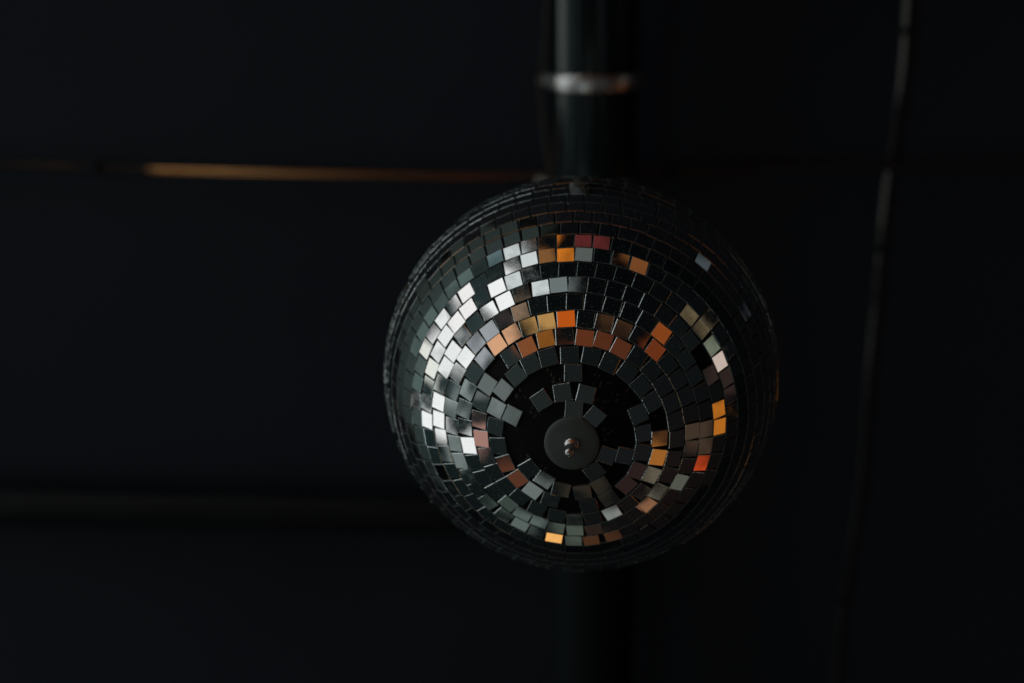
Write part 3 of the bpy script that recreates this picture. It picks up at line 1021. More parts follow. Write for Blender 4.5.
74.37 30.81 0.09 -0.14 1.4 0
74.57 35.96 0.02 0.14 -1.1 0
74.68 41.10 -0.06 -0.01 0.1 0
74.61 46.26 0.17 0.12 0.0 0
74.47 51.42 0.03 -0.06 0.1 0
74.43 56.58 0.64 0.45 -0.4 0
74.37 61.73 0.44 -0.37 -0.7 0
74.46 66.89 -0.19 1.16 0.7 0
74.56 72.08 -0.22 1.12 -0.3 0
74.47 77.29 0.12 -0.95 0.8 0
74.56 82.46 -0.45 -0.44 -0.4 0
74.47 87.64 -0.76 0.26 -1.3 0
74.51 92.81 0.39 -0.47 -0.1 0
74.61 98.01 -0.28 0.26 0.9 0
74.75 103.21 -1.01 -0.37 -2.1 0
74.83 108.42 -0.21 -0.50 -0.1 0
75.07 113.59 -0.98 -0.09 0.3 0
75.14 118.77 1.00 -0.30 0.3 0
75.24 123.93 0.13 0.36 0.3 0
75.07 129.12 -0.15 -0.08 0.4 0
75.36 134.26 -0.57 0.44 -1.5 0
75.35 139.45 0.27 -1.00 -1.2 0
75.39 144.61 0.46 0.38 -1.0 0
75.56 149.79 0.12 0.38 -0.8 0
75.55 154.95 0.16 -0.11 0.9 0
75.62 160.09 0.34 1.11 0.4 0
75.93 165.25 -0.85 0.15 1.4 0
75.65 170.37 1.45 0.51 -1.8 0
75.64 175.49 0.21 0.25 1.1 0
75.41 180.65 0.52 0.08 1.6 0
75.10 185.81 0.60 0.54 -0.8 0
74.88 191.00 -1.20 -0.01 -1.0 0
74.77 196.14 0.18 -0.39 -1.9 0
74.57 201.32 0.02 0.28 0.8 0
74.21 206.50 1.57 0.20 -0.7 0
74.17 211.70 0.08 0.50 -1.9 0
74.02 216.91 0.48 -0.54 2.4 0
74.04 222.10 0.08 -0.27 -0.3 0
74.53 227.30 0.69 -0.15 0.2 0
74.48 232.49 0.92 1.01 0.2 0
74.62 237.68 0.41 0.52 0.2 0
74.96 242.83 1.00 -0.30 -0.0 0
75.25 248.01 0.24 -0.13 -0.4 0
75.35 253.19 -0.42 0.28 1.8 0
75.63 258.32 0.48 -0.06 -0.4 0
75.77 263.52 -0.67 -0.33 -1.8 0
76.20 268.69 -0.13 0.03 -1.1 0
76.45 273.87 0.68 -0.72 -0.7 0
76.94 278.99 0.10 0.30 0.7 0
77.28 284.11 0.09 -1.11 -0.9 0
77.84 289.21 0.58 -1.07 0.2 0
78.03 294.29 -0.01 -0.05 1.9 0
78.21 299.36 -0.70 -0.39 -1.6 0
78.34 304.44 -0.29 0.20 0.9 0
78.58 309.57 0.68 -0.43 -0.8 0
78.77 314.64 0.29 -0.54 1.0 0
78.85 319.75 0.87 -0.78 0.3 0
78.84 324.82 -0.13 -0.42 -0.3 0
79.05 329.88 -0.10 -0.06 0.8 0
79.05 334.94 0.24 0.72 0.3 0
79.14 340.04 0.11 -0.30 -0.6 0
78.95 345.13 0.07 -0.16 0.7 0
78.92 350.22 -0.13 -0.01 0.2 0
79.01 355.31 0.19 -0.11 -2.0 0
78.96 0.38 -0.06 0.18 -0.7 0
78.93 5.46 0.07 -0.23 0.1 0
78.96 10.59 0.25 0.09 -0.1 0
78.91 15.65 0.10 0.33 -0.3 0
79.07 20.76 0.05 0.02 2.1 0
78.98 25.83 -0.02 0.13 0.7 0
79.16 30.89 0.17 0.63 0.1 0
79.16 35.96 0.23 0.16 -0.2 0
79.07 41.02 -0.03 0.43 -0.5 0
79.28 46.13 0.14 -0.45 0.3 0
79.01 51.21 0.04 -0.40 -0.6 0
78.98 56.27 0.71 0.90 -0.5 0
79.02 61.32 -0.18 -0.45 0.4 0
79.16 66.37 -0.97 0.02 -1.5 0
79.13 71.43 0.40 0.43 -0.3 0
79.20 76.51 0.67 -0.07 -0.8 0
79.06 81.60 0.36 -1.13 1.1 0
79.17 86.72 0.14 -0.04 0.3 0
79.39 91.84 -0.20 -0.00 0.0 0
79.38 96.90 -0.61 -0.22 -0.0 0
79.23 101.99 0.48 0.38 1.0 0
79.54 107.11 -0.36 -0.18 -1.0 0
79.70 112.16 1.05 -0.27 0.1 0
79.81 117.26 -0.83 0.33 -2.3 0
80.11 122.33 -0.21 -0.64 -0.9 0
80.11 127.42 0.47 0.14 2.7 0
80.10 132.48 -0.43 0.30 0.4 0
80.12 137.56 -0.06 -0.33 0.1 0
80.22 142.63 -0.60 0.04 2.1 0
80.03 147.67 -0.00 -0.18 1.8 0
80.33 152.76 -0.65 -0.04 0.3 0
80.36 157.85 0.73 -0.10 -1.2 0
80.32 162.92 -0.27 -0.73 -1.5 0
80.45 167.98 0.01 0.16 0.3 0
80.43 173.08 0.32 -0.06 -0.0 0
80.15 178.14 0.40 0.02 -0.1 0
79.89 183.23 0.63 -1.00 1.1 0
79.63 188.30 -0.02 -0.34 0.8 0
79.41 193.37 0.50 0.18 0.0 0
79.45 198.43 -0.82 -0.12 1.7 0
79.09 203.49 0.38 0.37 -0.1 0
78.83 208.56 -0.55 0.20 1.4 0
78.88 213.63 0.78 -0.20 0.7 0
78.71 218.68 -0.87 0.20 -1.0 0
78.93 223.78 0.56 -0.31 -1.1 0
79.08 228.86 -0.49 0.14 0.7 0
79.37 233.91 -0.14 1.09 0.6 0
79.46 238.97 -0.33 0.39 -1.3 0
79.78 244.08 -0.09 -0.41 0.9 0
79.87 249.13 0.18 0.07 -0.1 0
80.00 254.19 1.11 0.16 1.7 0
80.23 259.30 -0.75 0.32 -0.1 0
80.54 264.33 0.24 0.90 0.0 0
80.83 269.39 -0.01 0.50 1.3 0
81.43 274.47 0.59 -0.07 -0.4 0
81.69 279.49 0.40 -0.49 1.6 0
82.07 284.50 -0.27 -0.48 -0.7 0
82.51 289.58 -0.37 -0.42 0.3 0
82.74 294.63 -0.40 0.24 -0.0 0
82.96 299.65 -0.88 -0.12 -0.5 0
82.88 304.68 0.14 -1.39 -1.2 0
83.31 309.69 0.39 -0.27 0.7 0
83.50 314.75 -0.33 1.11 1.7 0
83.62 319.81 0.41 -0.06 0.3 0
83.64 324.81 -0.23 0.99 0.1 0
83.69 329.84 -1.51 0.23 -0.9 0
83.50 334.84 0.59 -0.06 0.6 0
83.76 339.86 0.11 -0.82 0.3 0
83.61 344.90 -0.09 0.09 1.4 0
83.85 349.94 0.12 0.83 -0.6 0
83.73 354.94 0.25 -0.48 -1.3 0
83.63 359.95 0.33 0.17 -0.3 0
83.65 4.97 -0.49 -0.47 -0.8 0
83.59 9.99 -0.49 0.05 1.1 0
83.48 15.03 -0.35 0.38 -1.3 0
83.74 20.08 -0.71 0.40 1.2 0
83.80 25.09 0.17 -0.21 1.3 0
83.78 30.11 -0.17 -0.58 0.7 0
83.96 35.10 -0.60 -0.17 -0.5 0
83.95 40.11 -0.88 0.31 -0.2 0
83.86 45.17 0.54 0.48 -0.1 0
83.72 50.19 0.25 0.79 1.9 0
83.77 55.22 0.46 0.20 2.0 0
83.70 60.25 0.52 -0.22 -0.8 0
83.70 65.28 1.02 0.15 -0.2 0
83.90 70.33 -0.93 -0.09 0.0 0
83.93 75.33 0.24 -0.12 -1.0 0
83.95 80.34 -0.26 0.77 0.6 0
84.07 85.40 0.73 -0.22 0.9 0
83.78 90.42 -0.52 -0.77 0.8 0
83.81 95.48 0.19 0.79 -0.2 0
84.30 100.47 -0.76 0.04 0.3 0
84.14 105.52 -0.26 -0.12 0.6 0
84.07 110.53 -0.68 -0.51 0.7 0
84.44 115.55 0.01 -0.42 -0.5 0
84.39 120.60 0.41 -0.19 0.7 0
84.71 125.59 -0.16 0.51 -0.0 0
84.87 130.61 0.09 -0.54 0.9 0
84.82 135.60 0.30 0.25 -0.1 0
84.73 140.61 0.16 0.17 -0.1 0
84.81 145.65 -0.31 0.50 -1.5 0
84.96 150.65 -0.37 -0.79 -0.7 0
84.99 155.69 -0.18 -0.44 1.0 0
85.03 160.67 -0.64 0.41 -0.6 0
84.98 165.72 -0.10 -0.55 1.2 0
84.94 170.76 0.16 -0.26 0.8 0
84.86 175.79 -1.04 -0.39 -0.1 0
84.69 180.78 -0.71 -0.20 1.2 0
84.49 185.81 0.15 -0.98 1.2 0
84.20 190.80 0.44 1.01 -2.3 0
84.19 195.81 -0.17 -0.44 1.9 0
83.87 200.80 0.99 -0.37 0.8 0
83.53 205.79 0.49 0.12 -0.4 0
83.58 210.79 0.45 0.07 0.1 0
83.56 215.80 0.14 0.72 0.6 0
83.50 220.85 0.30 -0.35 -0.1 0
83.53 225.86 0.18 0.43 0.6 0
83.87 230.90 0.62 -0.35 1.0 0
84.05 235.89 0.43 -0.49 0.7 0
84.26 240.88 -0.82 -0.32 -0.5 0
84.49 245.87 -0.40 -0.47 -1.9 0
84.75 250.92 -0.11 -0.06 -0.1 0
84.68 255.96 0.07 -0.07 0.4 0
84.94 260.93 -0.24 -0.28 -1.1 0
85.32 265.98 -0.33 0.12 1.2 0
85.63 270.97 0.58 -0.21 -0.4 0
86.09 275.96 -0.56 0.14 -0.2 0
86.46 280.98 0.55 -0.47 -0.2 0
86.76 285.96 0.36 0.38 1.2 0
87.16 290.99 -0.05 -0.34 -0.1 0
87.63 295.99 0.24 0.16 -0.7 0
87.44 300.99 -0.81 -0.30 0.5 0
87.95 305.99 0.01 -0.30 -1.6 0
87.93 310.98 0.48 0.34 1.0 0
88.18 315.99 -0.52 0.34 -0.2 0
88.27 321.03 -0.45 0.16 -0.2 0
88.17 326.03 0.89 -0.06 -0.5 0
88.42 331.00 0.07 -0.53 0.0 0
88.27 336.01 -0.07 -0.49 -1.2 0
88.30 341.02 -0.43 0.18 -1.2 0
88.29 346.02 -0.46 0.55 -0.3 0
88.33 351.03 0.37 -0.26 1.1 0
88.42 356.01 -0.14 0.29 -0.2 0
88.35 0.99 0.03 -0.01 0.3 0
88.33 5.99 -0.21 -0.39 0.2 0
88.20 10.95 0.55 0.07 -1.6 0
88.36 15.95 0.00 -0.44 1.2 0
88.40 20.93 -0.18 0.42 0.7 0
88.44 25.90 -0.23 -0.04 1.2 0
88.42 30.93 -0.08 -0.62 -1.4 0
88.56 35.93 0.08 0.37 0.9 0
88.35 40.91 -0.04 1.12 -0.3 0
88.33 45.92 0.20 -1.07 -1.0 0
88.32 50.95 -0.32 -0.77 -0.3 0
88.44 55.98 0.54 0.08 1.9 0
88.50 61.00 -0.44 -0.58 0.7 0
88.53 65.98 -0.10 0.78 0.0 0
88.41 70.99 -0.29 -0.30 -0.9 0
88.54 75.99 0.42 0.78 0.5 0
88.52 80.95 -0.24 0.07 -2.0 0
88.65 85.96 -0.00 0.27 1.0 0
88.65 90.96 -0.86 -0.79 -0.1 0
88.57 95.96 1.00 -0.21 -0.1 0
88.57 100.97 -0.80 0.23 0.8 0
88.70 105.94 0.05 -0.42 -1.1 0
88.91 110.91 -0.31 -0.29 -0.3 0
89.25 115.94 0.47 0.17 -1.8 0
89.19 120.92 -0.10 0.43 0.0 0
89.28 125.90 0.28 -0.83 -1.4 0
89.36 130.86 -0.54 0.63 -0.8 0
89.31 135.84 0.20 0.15 0.6 0
89.47 140.84 -0.07 -0.15 -0.1 0
89.61 145.80 0.46 0.08 -0.2 0
89.67 150.78 -0.12 0.35 -0.2 0
89.58 155.76 -0.15 -0.40 0.6 0
89.65 160.73 0.28 -0.79 0.8 0
89.75 165.74 -0.04 -0.42 0.5 0
89.58 170.77 -0.21 0.67 1.7 0
89.51 175.80 0.11 -0.40 -0.5 0
89.44 180.79 -0.07 0.39 -0.7 0
89.08 185.75 0.35 -0.14 1.1 0
89.01 190.73 0.88 -0.21 0.9 0
88.54 195.73 -0.41 -1.06 -0.4 0
88.42 200.72 -0.70 -0.39 1.0 0
88.43 205.73 0.46 0.37 0.9 0
88.19 210.75 0.45 -0.69 -0.7 0
88.11 215.77 -0.39 0.49 2.3 0
88.05 220.77 0.54 0.08 0.6 0
88.35 225.74 0.03 -0.77 0.3 0
88.64 230.77 0.04 0.71 -1.3 0
88.60 235.80 0.44 0.02 -1.4 0
88.80 240.76 0.91 0.47 1.3 0
89.13 245.74 -0.50 -0.28 0.1 0
89.56 250.75 0.23 -0.36 -1.9 0
89.47 255.76 -0.09 0.23 -1.3 0
89.73 260.79 0.75 -0.65 0.7 0
90.18 265.75 -0.72 0.01 -0.9 0
90.38 270.72 -0.38 0.64 1.4 0
90.59 275.71 -0.12 -0.62 -1.7 0
91.11 280.71 0.24 0.18 -0.6 0
91.29 285.73 0.43 -0.43 -0.4 0
91.82 290.73 -0.65 1.02 -0.1 0
92.11 295.73 0.55 -0.26 -0.6 0
92.38 300.70 1.14 0.49 -0.4 0
92.52 305.71 0.12 0.43 1.1 0
92.63 310.72 0.38 -0.78 -0.1 0
92.67 315.75 -0.11 0.05 0.2 0
92.84 320.73 -0.42 -0.55 0.3 0
92.88 325.70 0.41 -1.02 -0.2 0
92.93 330.69 0.22 0.56 1.1 0
93.08 335.68 -0.18 0.36 -0.4 0
92.94 340.68 -0.04 0.42 0.0 0
92.89 345.66 0.33 0.67 -1.3 0
93.04 350.67 0.13 0.43 -0.4 0
92.86 355.70 -0.40 -0.16 0.3 0
92.89 0.66 -0.28 -0.17 0.4 0
92.91 5.69 -0.00 -0.37 2.2 0
93.15 10.66 -0.12 0.35 -1.1 0
93.14 15.65 0.45 0.46 -0.8 0
93.13 20.65 0.57 -0.15 -0.3 0
93.20 25.65 0.23 0.17 0.4 0
93.18 30.63 0.17 0.02 -0.7 0
93.18 35.65 1.18 0.45 1.8 0
93.25 40.68 0.37 -0.29 0.5 0
93.23 45.66 0.41 -0.27 -0.1 0
93.21 50.63 0.32 0.72 -1.2 0
93.05 55.64 0.18 0.84 0.4 0
93.28 60.61 0.55 0.15 0.4 0
93.18 65.65 0.45 0.64 2.1 0
93.15 70.68 -0.96 0.41 -1.7 0
93.07 75.71 0.17 0.03 -0.6 0
93.18 80.70 0.16 -0.04 1.3 0
93.10 85.72 0.17 0.58 -0.3 0
93.37 90.72 -0.28 0.11 -1.1 0
93.43 95.72 0.75 0.27 -3.2 0
93.51 100.69 -0.40 -0.08 0.4 0
93.53 105.66 -0.02 -0.18 1.1 0
93.67 110.68 0.66 0.32 -1.7 0
93.75 115.66 -0.02 -0.17 1.5 0
93.98 120.70 0.71 0.25 2.3 0
94.06 125.71 -0.36 -0.11 0.7 0
93.95 130.72 -1.59 0.62 -0.3 0
94.22 135.76 -0.28 -0.78 0.8 0
94.14 140.75 -0.52 0.85 1.0 0
94.11 145.72 0.91 -0.49 2.2 0
94.25 150.71 0.44 -0.01 0.6 0
94.39 155.71 1.19 0.27 0.1 0
94.34 160.69 0.38 0.61 -0.4 0
94.30 165.69 0.50 0.46 0.2 0
94.38 170.71 0.53 -0.11 -1.8 0
94.26 175.71 -0.13 0.00 -0.4 0
94.17 180.71 0.16 0.17 0.5 0
93.80 185.70 0.17 -0.83 1.3 0
93.55 190.71 -0.33 -0.92 -1.9 0
93.35 195.75 -0.37 0.11 1.5 0
93.10 200.73 -0.57 -0.16 -1.6 0
93.06 205.75 -0.23 0.44 -0.2 0
92.81 210.78 -0.54 -0.52 -0.6 0
92.83 215.78 -0.03 1.36 1.7 0
92.80 220.79 0.66 0.22 0.3 0
92.98 225.79 -0.62 -0.68 1.5 0
93.03 230.76 -0.23 -0.64 1.3 0
93.48 235.77 0.04 -0.16 0.1 0
93.51 240.81 0.88 0.45 0.1 0
93.94 245.83 -0.39 0.34 -0.2 0
93.94 250.83 -1.30 -0.30 1.1 0
94.04 255.84 -0.15 -0.43 0.9 0
94.47 260.87 -0.09 -0.16 0.4 0
94.59 265.84 0.74 0.54 1.4 0
95.05 270.83 0.08 0.04 -0.5 0
95.36 275.88 -0.40 -0.59 -0.6 0
95.81 280.91 -0.38 -0.24 -0.3 0
96.28 285.95 0.14 -0.25 0.9 0
96.43 290.98 0.23 0.29 0.1 0
96.66 295.97 -0.14 0.06 -0.5 0
96.84 301.00 -0.56 -0.29 0.8 0
97.10 306.05 -0.03 -0.11 -0.0 0
97.08 311.05 0.18 -0.69 0.4 0
97.54 316.08 0.01 0.40 -1.3 0
97.58 321.15 -0.66 -0.41 0.1 0
97.59 326.16 0.77 -0.50 -0.0 0
97.66 331.16 0.76 -0.46 -0.3 0
97.53 336.17 -0.13 0.67 1.6 0
97.81 341.23 -0.19 -0.15 -1.5 0
97.71 346.30 0.05 0.74 1.5 0
97.55 351.31 -0.81 -0.06 1.7 0
97.46 356.38 0.10 -0.80 1.6 0
97.63 1.40 0.17 0.18 1.4 0
97.63 6.44 -0.01 0.30 1.6 0
97.72 11.50 0.32 0.34 0.5 0
97.70 16.51 0.20 0.79 1.8 0
97.61 21.55 0.55 0.50 -0.4 0
97.74 26.62 0.24 0.52 1.3 0
97.89 31.65 0.24 -0.35 0.9 0
97.87 36.71 -0.85 0.55 0.8 0
98.02 41.75 -0.20 0.15 -0.3 0
98.02 46.82 -0.52 -0.77 0.1 0
97.85 51.86 0.45 0.24 -0.1 0
97.85 56.93 0.19 -0.01 0.3 0
97.88 61.93 0.08 -0.05 0.7 0
97.84 66.96 -0.28 0.77 -2.2 0
97.93 71.98 -0.36 -0.48 2.2 0
98.08 77.01 -0.02 -0.41 1.1 0
97.98 82.05 1.12 0.30 -0.1 0
97.86 87.07 0.09 0.19 -1.6 0
97.93 92.11 0.44 0.96 2.0 0
97.98 97.17 0.46 0.15 -2.0 0
98.14 102.22 -0.01 -0.02 -0.6 0
98.32 107.24 -0.08 -0.06 -0.3 0
98.33 112.30 0.41 -0.25 -2.7 0
98.46 117.37 -1.08 0.51 -2.0 0
98.47 122.41 -0.01 0.20 -1.0 0
98.64 127.46 -0.02 0.50 0.5 0
98.86 132.49 -0.68 0.04 -1.0 0
98.73 137.57 0.09 0.16 0.7 0
98.88 142.61 0.08 -0.81 0.3 0
98.94 147.65 0.21 -0.52 1.2 0
98.99 152.73 -0.18 0.17 -0.6 0
99.06 157.78 0.35 -0.53 0.8 0
98.92 162.81 -0.33 -0.57 -0.0 0
99.16 167.86 -0.66 -0.00 0.4 0
98.99 172.92 -0.06 -0.02 -0.8 0
98.82 177.98 0.23 -0.15 1.3 0
98.54 183.03 -0.08 0.30 -2.4 0
98.34 188.09 -0.00 -0.74 0.5 0
98.18 193.11 0.73 0.01 0.3 0
97.83 198.19 -0.21 -0.21 0.2 0
97.93 203.23 -0.52 0.60 -1.5 0
97.66 208.26 -0.16 0.13 1.5 0
97.63 213.30 0.12 0.71 -0.4 0
97.62 218.32 1.08 0.52 -0.0 0
97.64 223.38 -0.24 -0.56 -0.4 0
97.78 228.42 0.45 0.29 0.8 0
97.94 233.43 -0.37 -0.30 -0.5 0
98.21 238.46 0.04 -1.21 -0.0 0
98.48 243.50 0.63 -0.47 1.0 0
98.64 248.54 -0.19 -0.07 -0.4 0
98.95 253.56 -0.78 0.25 3.3 0
99.06 258.65 -0.14 0.31 2.1 0
99.20 263.68 -0.20 -0.25 0.1 0
99.60 268.75 0.14 0.98 0.3 0
99.98 273.81 0.94 0.16 -0.2 0
100.36 278.88 -0.85 0.15 -2.6 0
100.90 283.97 -0.33 -1.25 0.4 0
101.18 289.02 0.07 -0.39 0.8 0
101.33 294.11 0.39 0.40 -0.1 0
101.56 299.20 -0.86 0.06 0.6 0
101.71 304.29 0.47 -0.18 -2.0 0
101.98 309.35 -0.10 0.22 0.8 0
102.08 314.42 -0.75 0.69 0.4 0
102.42 319.53 0.41 0.40 -0.2 0
102.20 324.63 0.24 -0.27 -0.2 0
102.34 329.73 -0.36 0.71 0.5 0
102.25 334.82 0.22 0.62 -0.2 0
102.47 339.92 -0.51 -0.05 -1.2 0
102.44 345.05 -0.12 0.31 0.1 0
102.51 350.19 0.83 -0.72 0.3 0
102.48 355.32 0.47 -0.95 0.4 0
102.35 0.39 0.52 0.62 2.6 0
102.40 5.50 -0.05 0.70 -0.7 0
102.31 10.61 -0.03 -0.19 -2.2 0
102.44 15.74 -0.85 0.83 -0.1 0
102.39 20.86 0.83 0.36 1.1 0
102.35 26.00 0.12 -0.07 2.3 0
102.56 31.13 -0.34 -0.23 -1.1 0
102.46 36.21 0.11 0.11 0.5 0
102.39 41.37 -0.03 -0.71 0.7 0
102.58 46.49 -0.22 -0.87 -1.3 0
102.50 51.61 0.48 -0.43 1.7 0
102.49 56.71 -0.26 -0.08 -2.0 0
102.63 61.86 0.52 0.63 -2.6 0
102.45 67.01 0.23 0.03 -1.2 0
102.41 72.12 0.31 1.26 -1.1 0
102.56 77.24 0.04 -0.15 -1.8 0
102.47 82.32 -0.88 -0.36 0.0 0
102.59 87.46 -1.18 -0.81 -0.0 0
102.61 92.58 -0.40 -0.99 -1.5 0
102.71 97.68 0.86 1.25 0.4 0
102.65 102.83 -0.29 -0.91 0.2 0
102.82 107.95 -0.19 -0.35 -0.2 0
103.07 113.11 0.31 0.51 0.5 0
103.17 118.26 -0.56 -0.08 0.1 0
103.17 123.36 0.63 0.06 -1.6 0
103.49 128.47 0.27 0.90 0.2 0
103.58 133.63 0.43 1.14 0.7 0
103.33 138.73 0.08 -0.84 -0.5 0
103.54 143.84 -0.42 0.85 -1.1 0
103.64 149.01 -0.08 -0.25 -0.7 0
103.42 154.17 0.67 -0.45 0.3 0
103.65 159.29 0.66 -0.23 -0.4 0
103.51 164.42 0.09 0.29 1.0 0
103.80 169.52 -0.48 -0.88 0.1 0
103.56 174.64 -0.15 -0.01 -0.7 0
103.73 179.74 0.88 -0.00 -0.4 0
103.25 184.88 -0.37 -1.11 0.7 0
103.08 190.02 -1.07 0.08 -0.4 0
102.82 195.12 1.16 0.55 -0.4 0
102.45 200.27 0.17 0.60 -0.7 0
102.34 205.38 -0.33 0.54 -1.2 0
102.14 210.50 -0.04 -0.10 -0.8 0
102.34 215.63 1.14 0.50 -0.7 0
102.22 220.71 -0.23 0.34 -1.0 0
102.40 225.85 0.79 -1.84 -1.1 0
102.67 230.95 0.18 -0.20 -0.7 0
102.70 236.07 1.32 0.74 1.6 0
103.00 241.16 -0.26 -0.30 -0.7 0
103.21 246.27 -0.13 -0.80 -1.6 0
103.39 251.40 -0.07 0.17 -0.6 0
103.56 256.55 -0.50 0.52 -0.5 0
103.81 261.68 0.54 0.48 1.0 0
103.96 266.83 0.46 0.37 -0.5 0
104.61 272.00 0.23 0.58 -0.2 0
105.01 277.15 0.10 0.47 1.3 0
105.28 282.28 0.01 0.42 0.1 0
105.59 287.46 -1.28 0.37 -1.5 0
106.00 292.68 0.32 -0.33 -0.1 0
106.21 297.84 0.84 0.22 1.3 0
106.21 303.04 0.56 -0.41 0.6 0
106.60 308.26 -0.01 0.23 -0.9 0
106.47 313.47 -0.12 -0.01 -0.5 0
106.84 318.65 -0.22 0.49 1.2 0
106.85 323.87 -0.59 -0.24 0.8 0
107.05 329.06 -0.23 0.06 1.4 0
107.01 334.25 -0.45 0.03 -0.9 0
107.08 339.46 0.60 -0.05 0.6 0
107.08 344.66 0.32 -0.71 1.0 0
107.12 349.89 0.70 -0.52 0.7 0
107.08 355.15 -0.23 0.01 -0.4 0
106.93 0.35 0.45 0.63 0.7 0
107.04 5.61 0.03 -0.45 0.8 0
107.33 10.82 -0.07 0.03 1.4 0
107.07 16.07 -0.02 -0.50 1.1 0
107.14 21.30 -0.39 -0.06 -0.5 0
107.08 26.55 -0.38 -0.38 -0.8 0
107.37 31.80 -0.78 -0.20 -2.6 0
107.24 37.06 -0.11 0.52 0.9 0
107.39 42.26 0.22 -0.32 -1.1 0
107.23 47.52 0.16 0.56 -0.4 0
107.29 52.72 0.58 -0.98 -1.7 0
107.09 57.97 -0.33 1.11 -0.6 0
107.28 63.16 -0.24 -0.72 1.3 0
107.16 68.37 -0.68 -0.24 -0.3 0
107.30 73.57 0.07 0.65 0.5 0
107.22 78.81 0.26 -0.72 1.0 0
107.22 84.03 0.22 1.13 0.0 0
107.29 89.26 0.13 0.15 -1.1 0
107.27 94.47 -0.43 0.24 0.4 0
107.37 99.69 0.17 -0.30 -1.2 0
107.42 104.96 -0.29 0.47 -1.0 0
107.52 110.21 0.54 0.92 0.3 0
107.76 115.45 0.27 -0.74 -0.8 0
107.80 120.71 0.15 -0.66 -0.8 0
108.15 126.00 0.26 -1.06 -0.5 0
108.16 131.23 0.67 0.41 1.7 0
108.29 136.46 -0.17 0.23 -2.6 0
108.21 141.69 0.71 0.29 -0.2 0
108.19 146.92 0.47 -0.92 1.8 0
108.43 152.17 0.24 0.36 0.9 0
108.44 157.45 0.80 0.56 1.5 0
108.45 162.74 -0.73 0.80 -0.6 0
108.45 167.97 -0.52 -0.82 1.3 0
108.28 173.21 0.15 -1.18 -0.3 0
108.11 178.46 -0.19 0.48 -0.9 0
108.01 183.74 -0.23 -0.13 -0.9 0
107.71 188.99 -0.25 0.05 -2.2 0
107.57 194.24 -0.14 0.05 0.3 0
107.23 199.46 -0.01 0.86 -0.0 0
107.09 204.69 0.07 -0.46 1.9 0
106.77 209.93 1.60 0.14 2.1 0
106.90 215.13 -0.35 0.72 0.9 0
106.90 220.36 0.53 0.25 0.0 0
106.99 225.60 0.46 -0.29 1.3 0
107.24 230.81 -0.08 0.38 0.9 0
107.39 236.04 -0.41 -0.26 -0.5 0
107.63 241.24 0.28 -0.27 -0.1 0
108.08 246.47 0.35 0.16 1.2 0
108.14 251.68 -0.53 0.16 -0.4 0
108.28 256.90 0.02 -0.14 0.8 0
108.49 262.13 -0.52 0.43 -1.1 0
108.70 267.42 0.51 -0.42 -1.4 0
109.20 272.72 -0.82 -0.27 -0.5 0
109.63 278.01 0.40 0.96 -1.3 0
109.82 283.34 0.41 -0.52 0.1 0
110.49 288.63 -0.17 -0.50 -0.9 0
110.67 293.94 -0.80 -0.22 -0.4 0
110.87 299.29 0.00 0.82 1.3 0
111.16 304.67 -0.13 -0.39 0.0 0
111.41 310.02 -0.11 -1.12 -0.0 0
111.50 315.36 0.35 -0.02 -0.5 0
111.63 320.69 0.65 0.20 -0.8 0
111.81 326.02 0.06 -0.34 -0.3 0
111.67 331.41 -0.05 0.37 -1.1 0
111.67 336.82 -0.29 0.08 0.9 0
111.53 342.17 0.09 -0.21 -1.0 0
111.78 347.58 -0.71 -0.07 0.2 0
111.85 352.92 -0.06 0.16 -0.0 0
111.72 358.32 0.83 0.01 0.3 0
111.66 3.71 0.58 -0.50 -0.7 0
111.53 9.08 0.28 -0.16 -0.0 0
111.68 14.46 0.45 0.69 -1.2 0
111.90 19.81 0.10 -0.14 0.0 0
111.92 25.23 0.06 -1.28 0.3 0
111.70 30.59 -0.13 0.60 0.6 0
111.90 35.95 0.19 0.46 -0.3 0
111.97 41.35 0.36 -0.61 -1.1 0
111.94 46.75 -0.15 0.58 0.6 0
112.02 52.13 0.46 -0.29 0.0 0
111.74 57.52 0.67 0.24 0.1 0
111.81 62.87 0.56 -0.04 -0.7 0
112.11 68.22 0.16 -0.06 -0.6 0
111.82 73.64 -0.00 -0.10 1.2 0
111.97 79.04 -0.09 -0.18 0.7 0
112.04 84.44 -0.20 0.21 0.6 0
112.10 89.83 0.49 -0.74 0.6 0
111.95 95.19 -1.08 -0.29 -0.8 0
112.28 100.55 -0.88 0.14 -0.6 0
112.14 105.95 -0.99 -0.45 -1.2 0
112.38 111.30 -0.16 0.08 -0.2 0
112.49 116.67 0.02 1.27 -0.1 0
112.53 122.06 -0.75 0.40 -0.5 0
112.86 127.48 0.54 -0.55 1.4 0
112.73 132.93 0.06 -0.85 -0.4 0
112.92 138.34 -0.07 0.74 -0.0 0
112.78 143.74 0.23 -0.15 -1.0 0
113.01 149.20 0.01 0.55 0.5 0
113.14 154.61 0.50 -0.15 -1.4 0
113.08 160.03 0.03 -0.26 -0.9 0
113.06 165.46 0.18 -1.17 0.5 0
113.15 170.85 -0.15 1.27 0.2 0
113.03 176.25 0.56 0.66 0.6 0
113.00 181.63 0.51 0.46 -0.0 0
112.46 187.07 -0.10 -0.67 0.8 0
112.26 192.47 0.02 -0.23 -0.3 0
112.04 197.88 -0.07 0.65 -1.1 0
111.69 203.26 -0.10 -0.47 -0.5 0
111.44 208.64 0.11 -0.33 -1.0 0
111.65 214.04 0.74 -0.06 1.2 0
111.69 219.40 -0.18 -0.10 0.4 0
111.52 224.74 0.49 0.69 -0.2 0
111.88 230.13 -1.19 -0.30 -0.1 0
111.98 235.47 -0.17 0.29 0.5 0
112.40 240.87 0.88 0.58 -0.6 0
112.55 246.25 1.11 -0.55 0.2 0
112.88 251.66 -0.17 0.51 -1.1 0
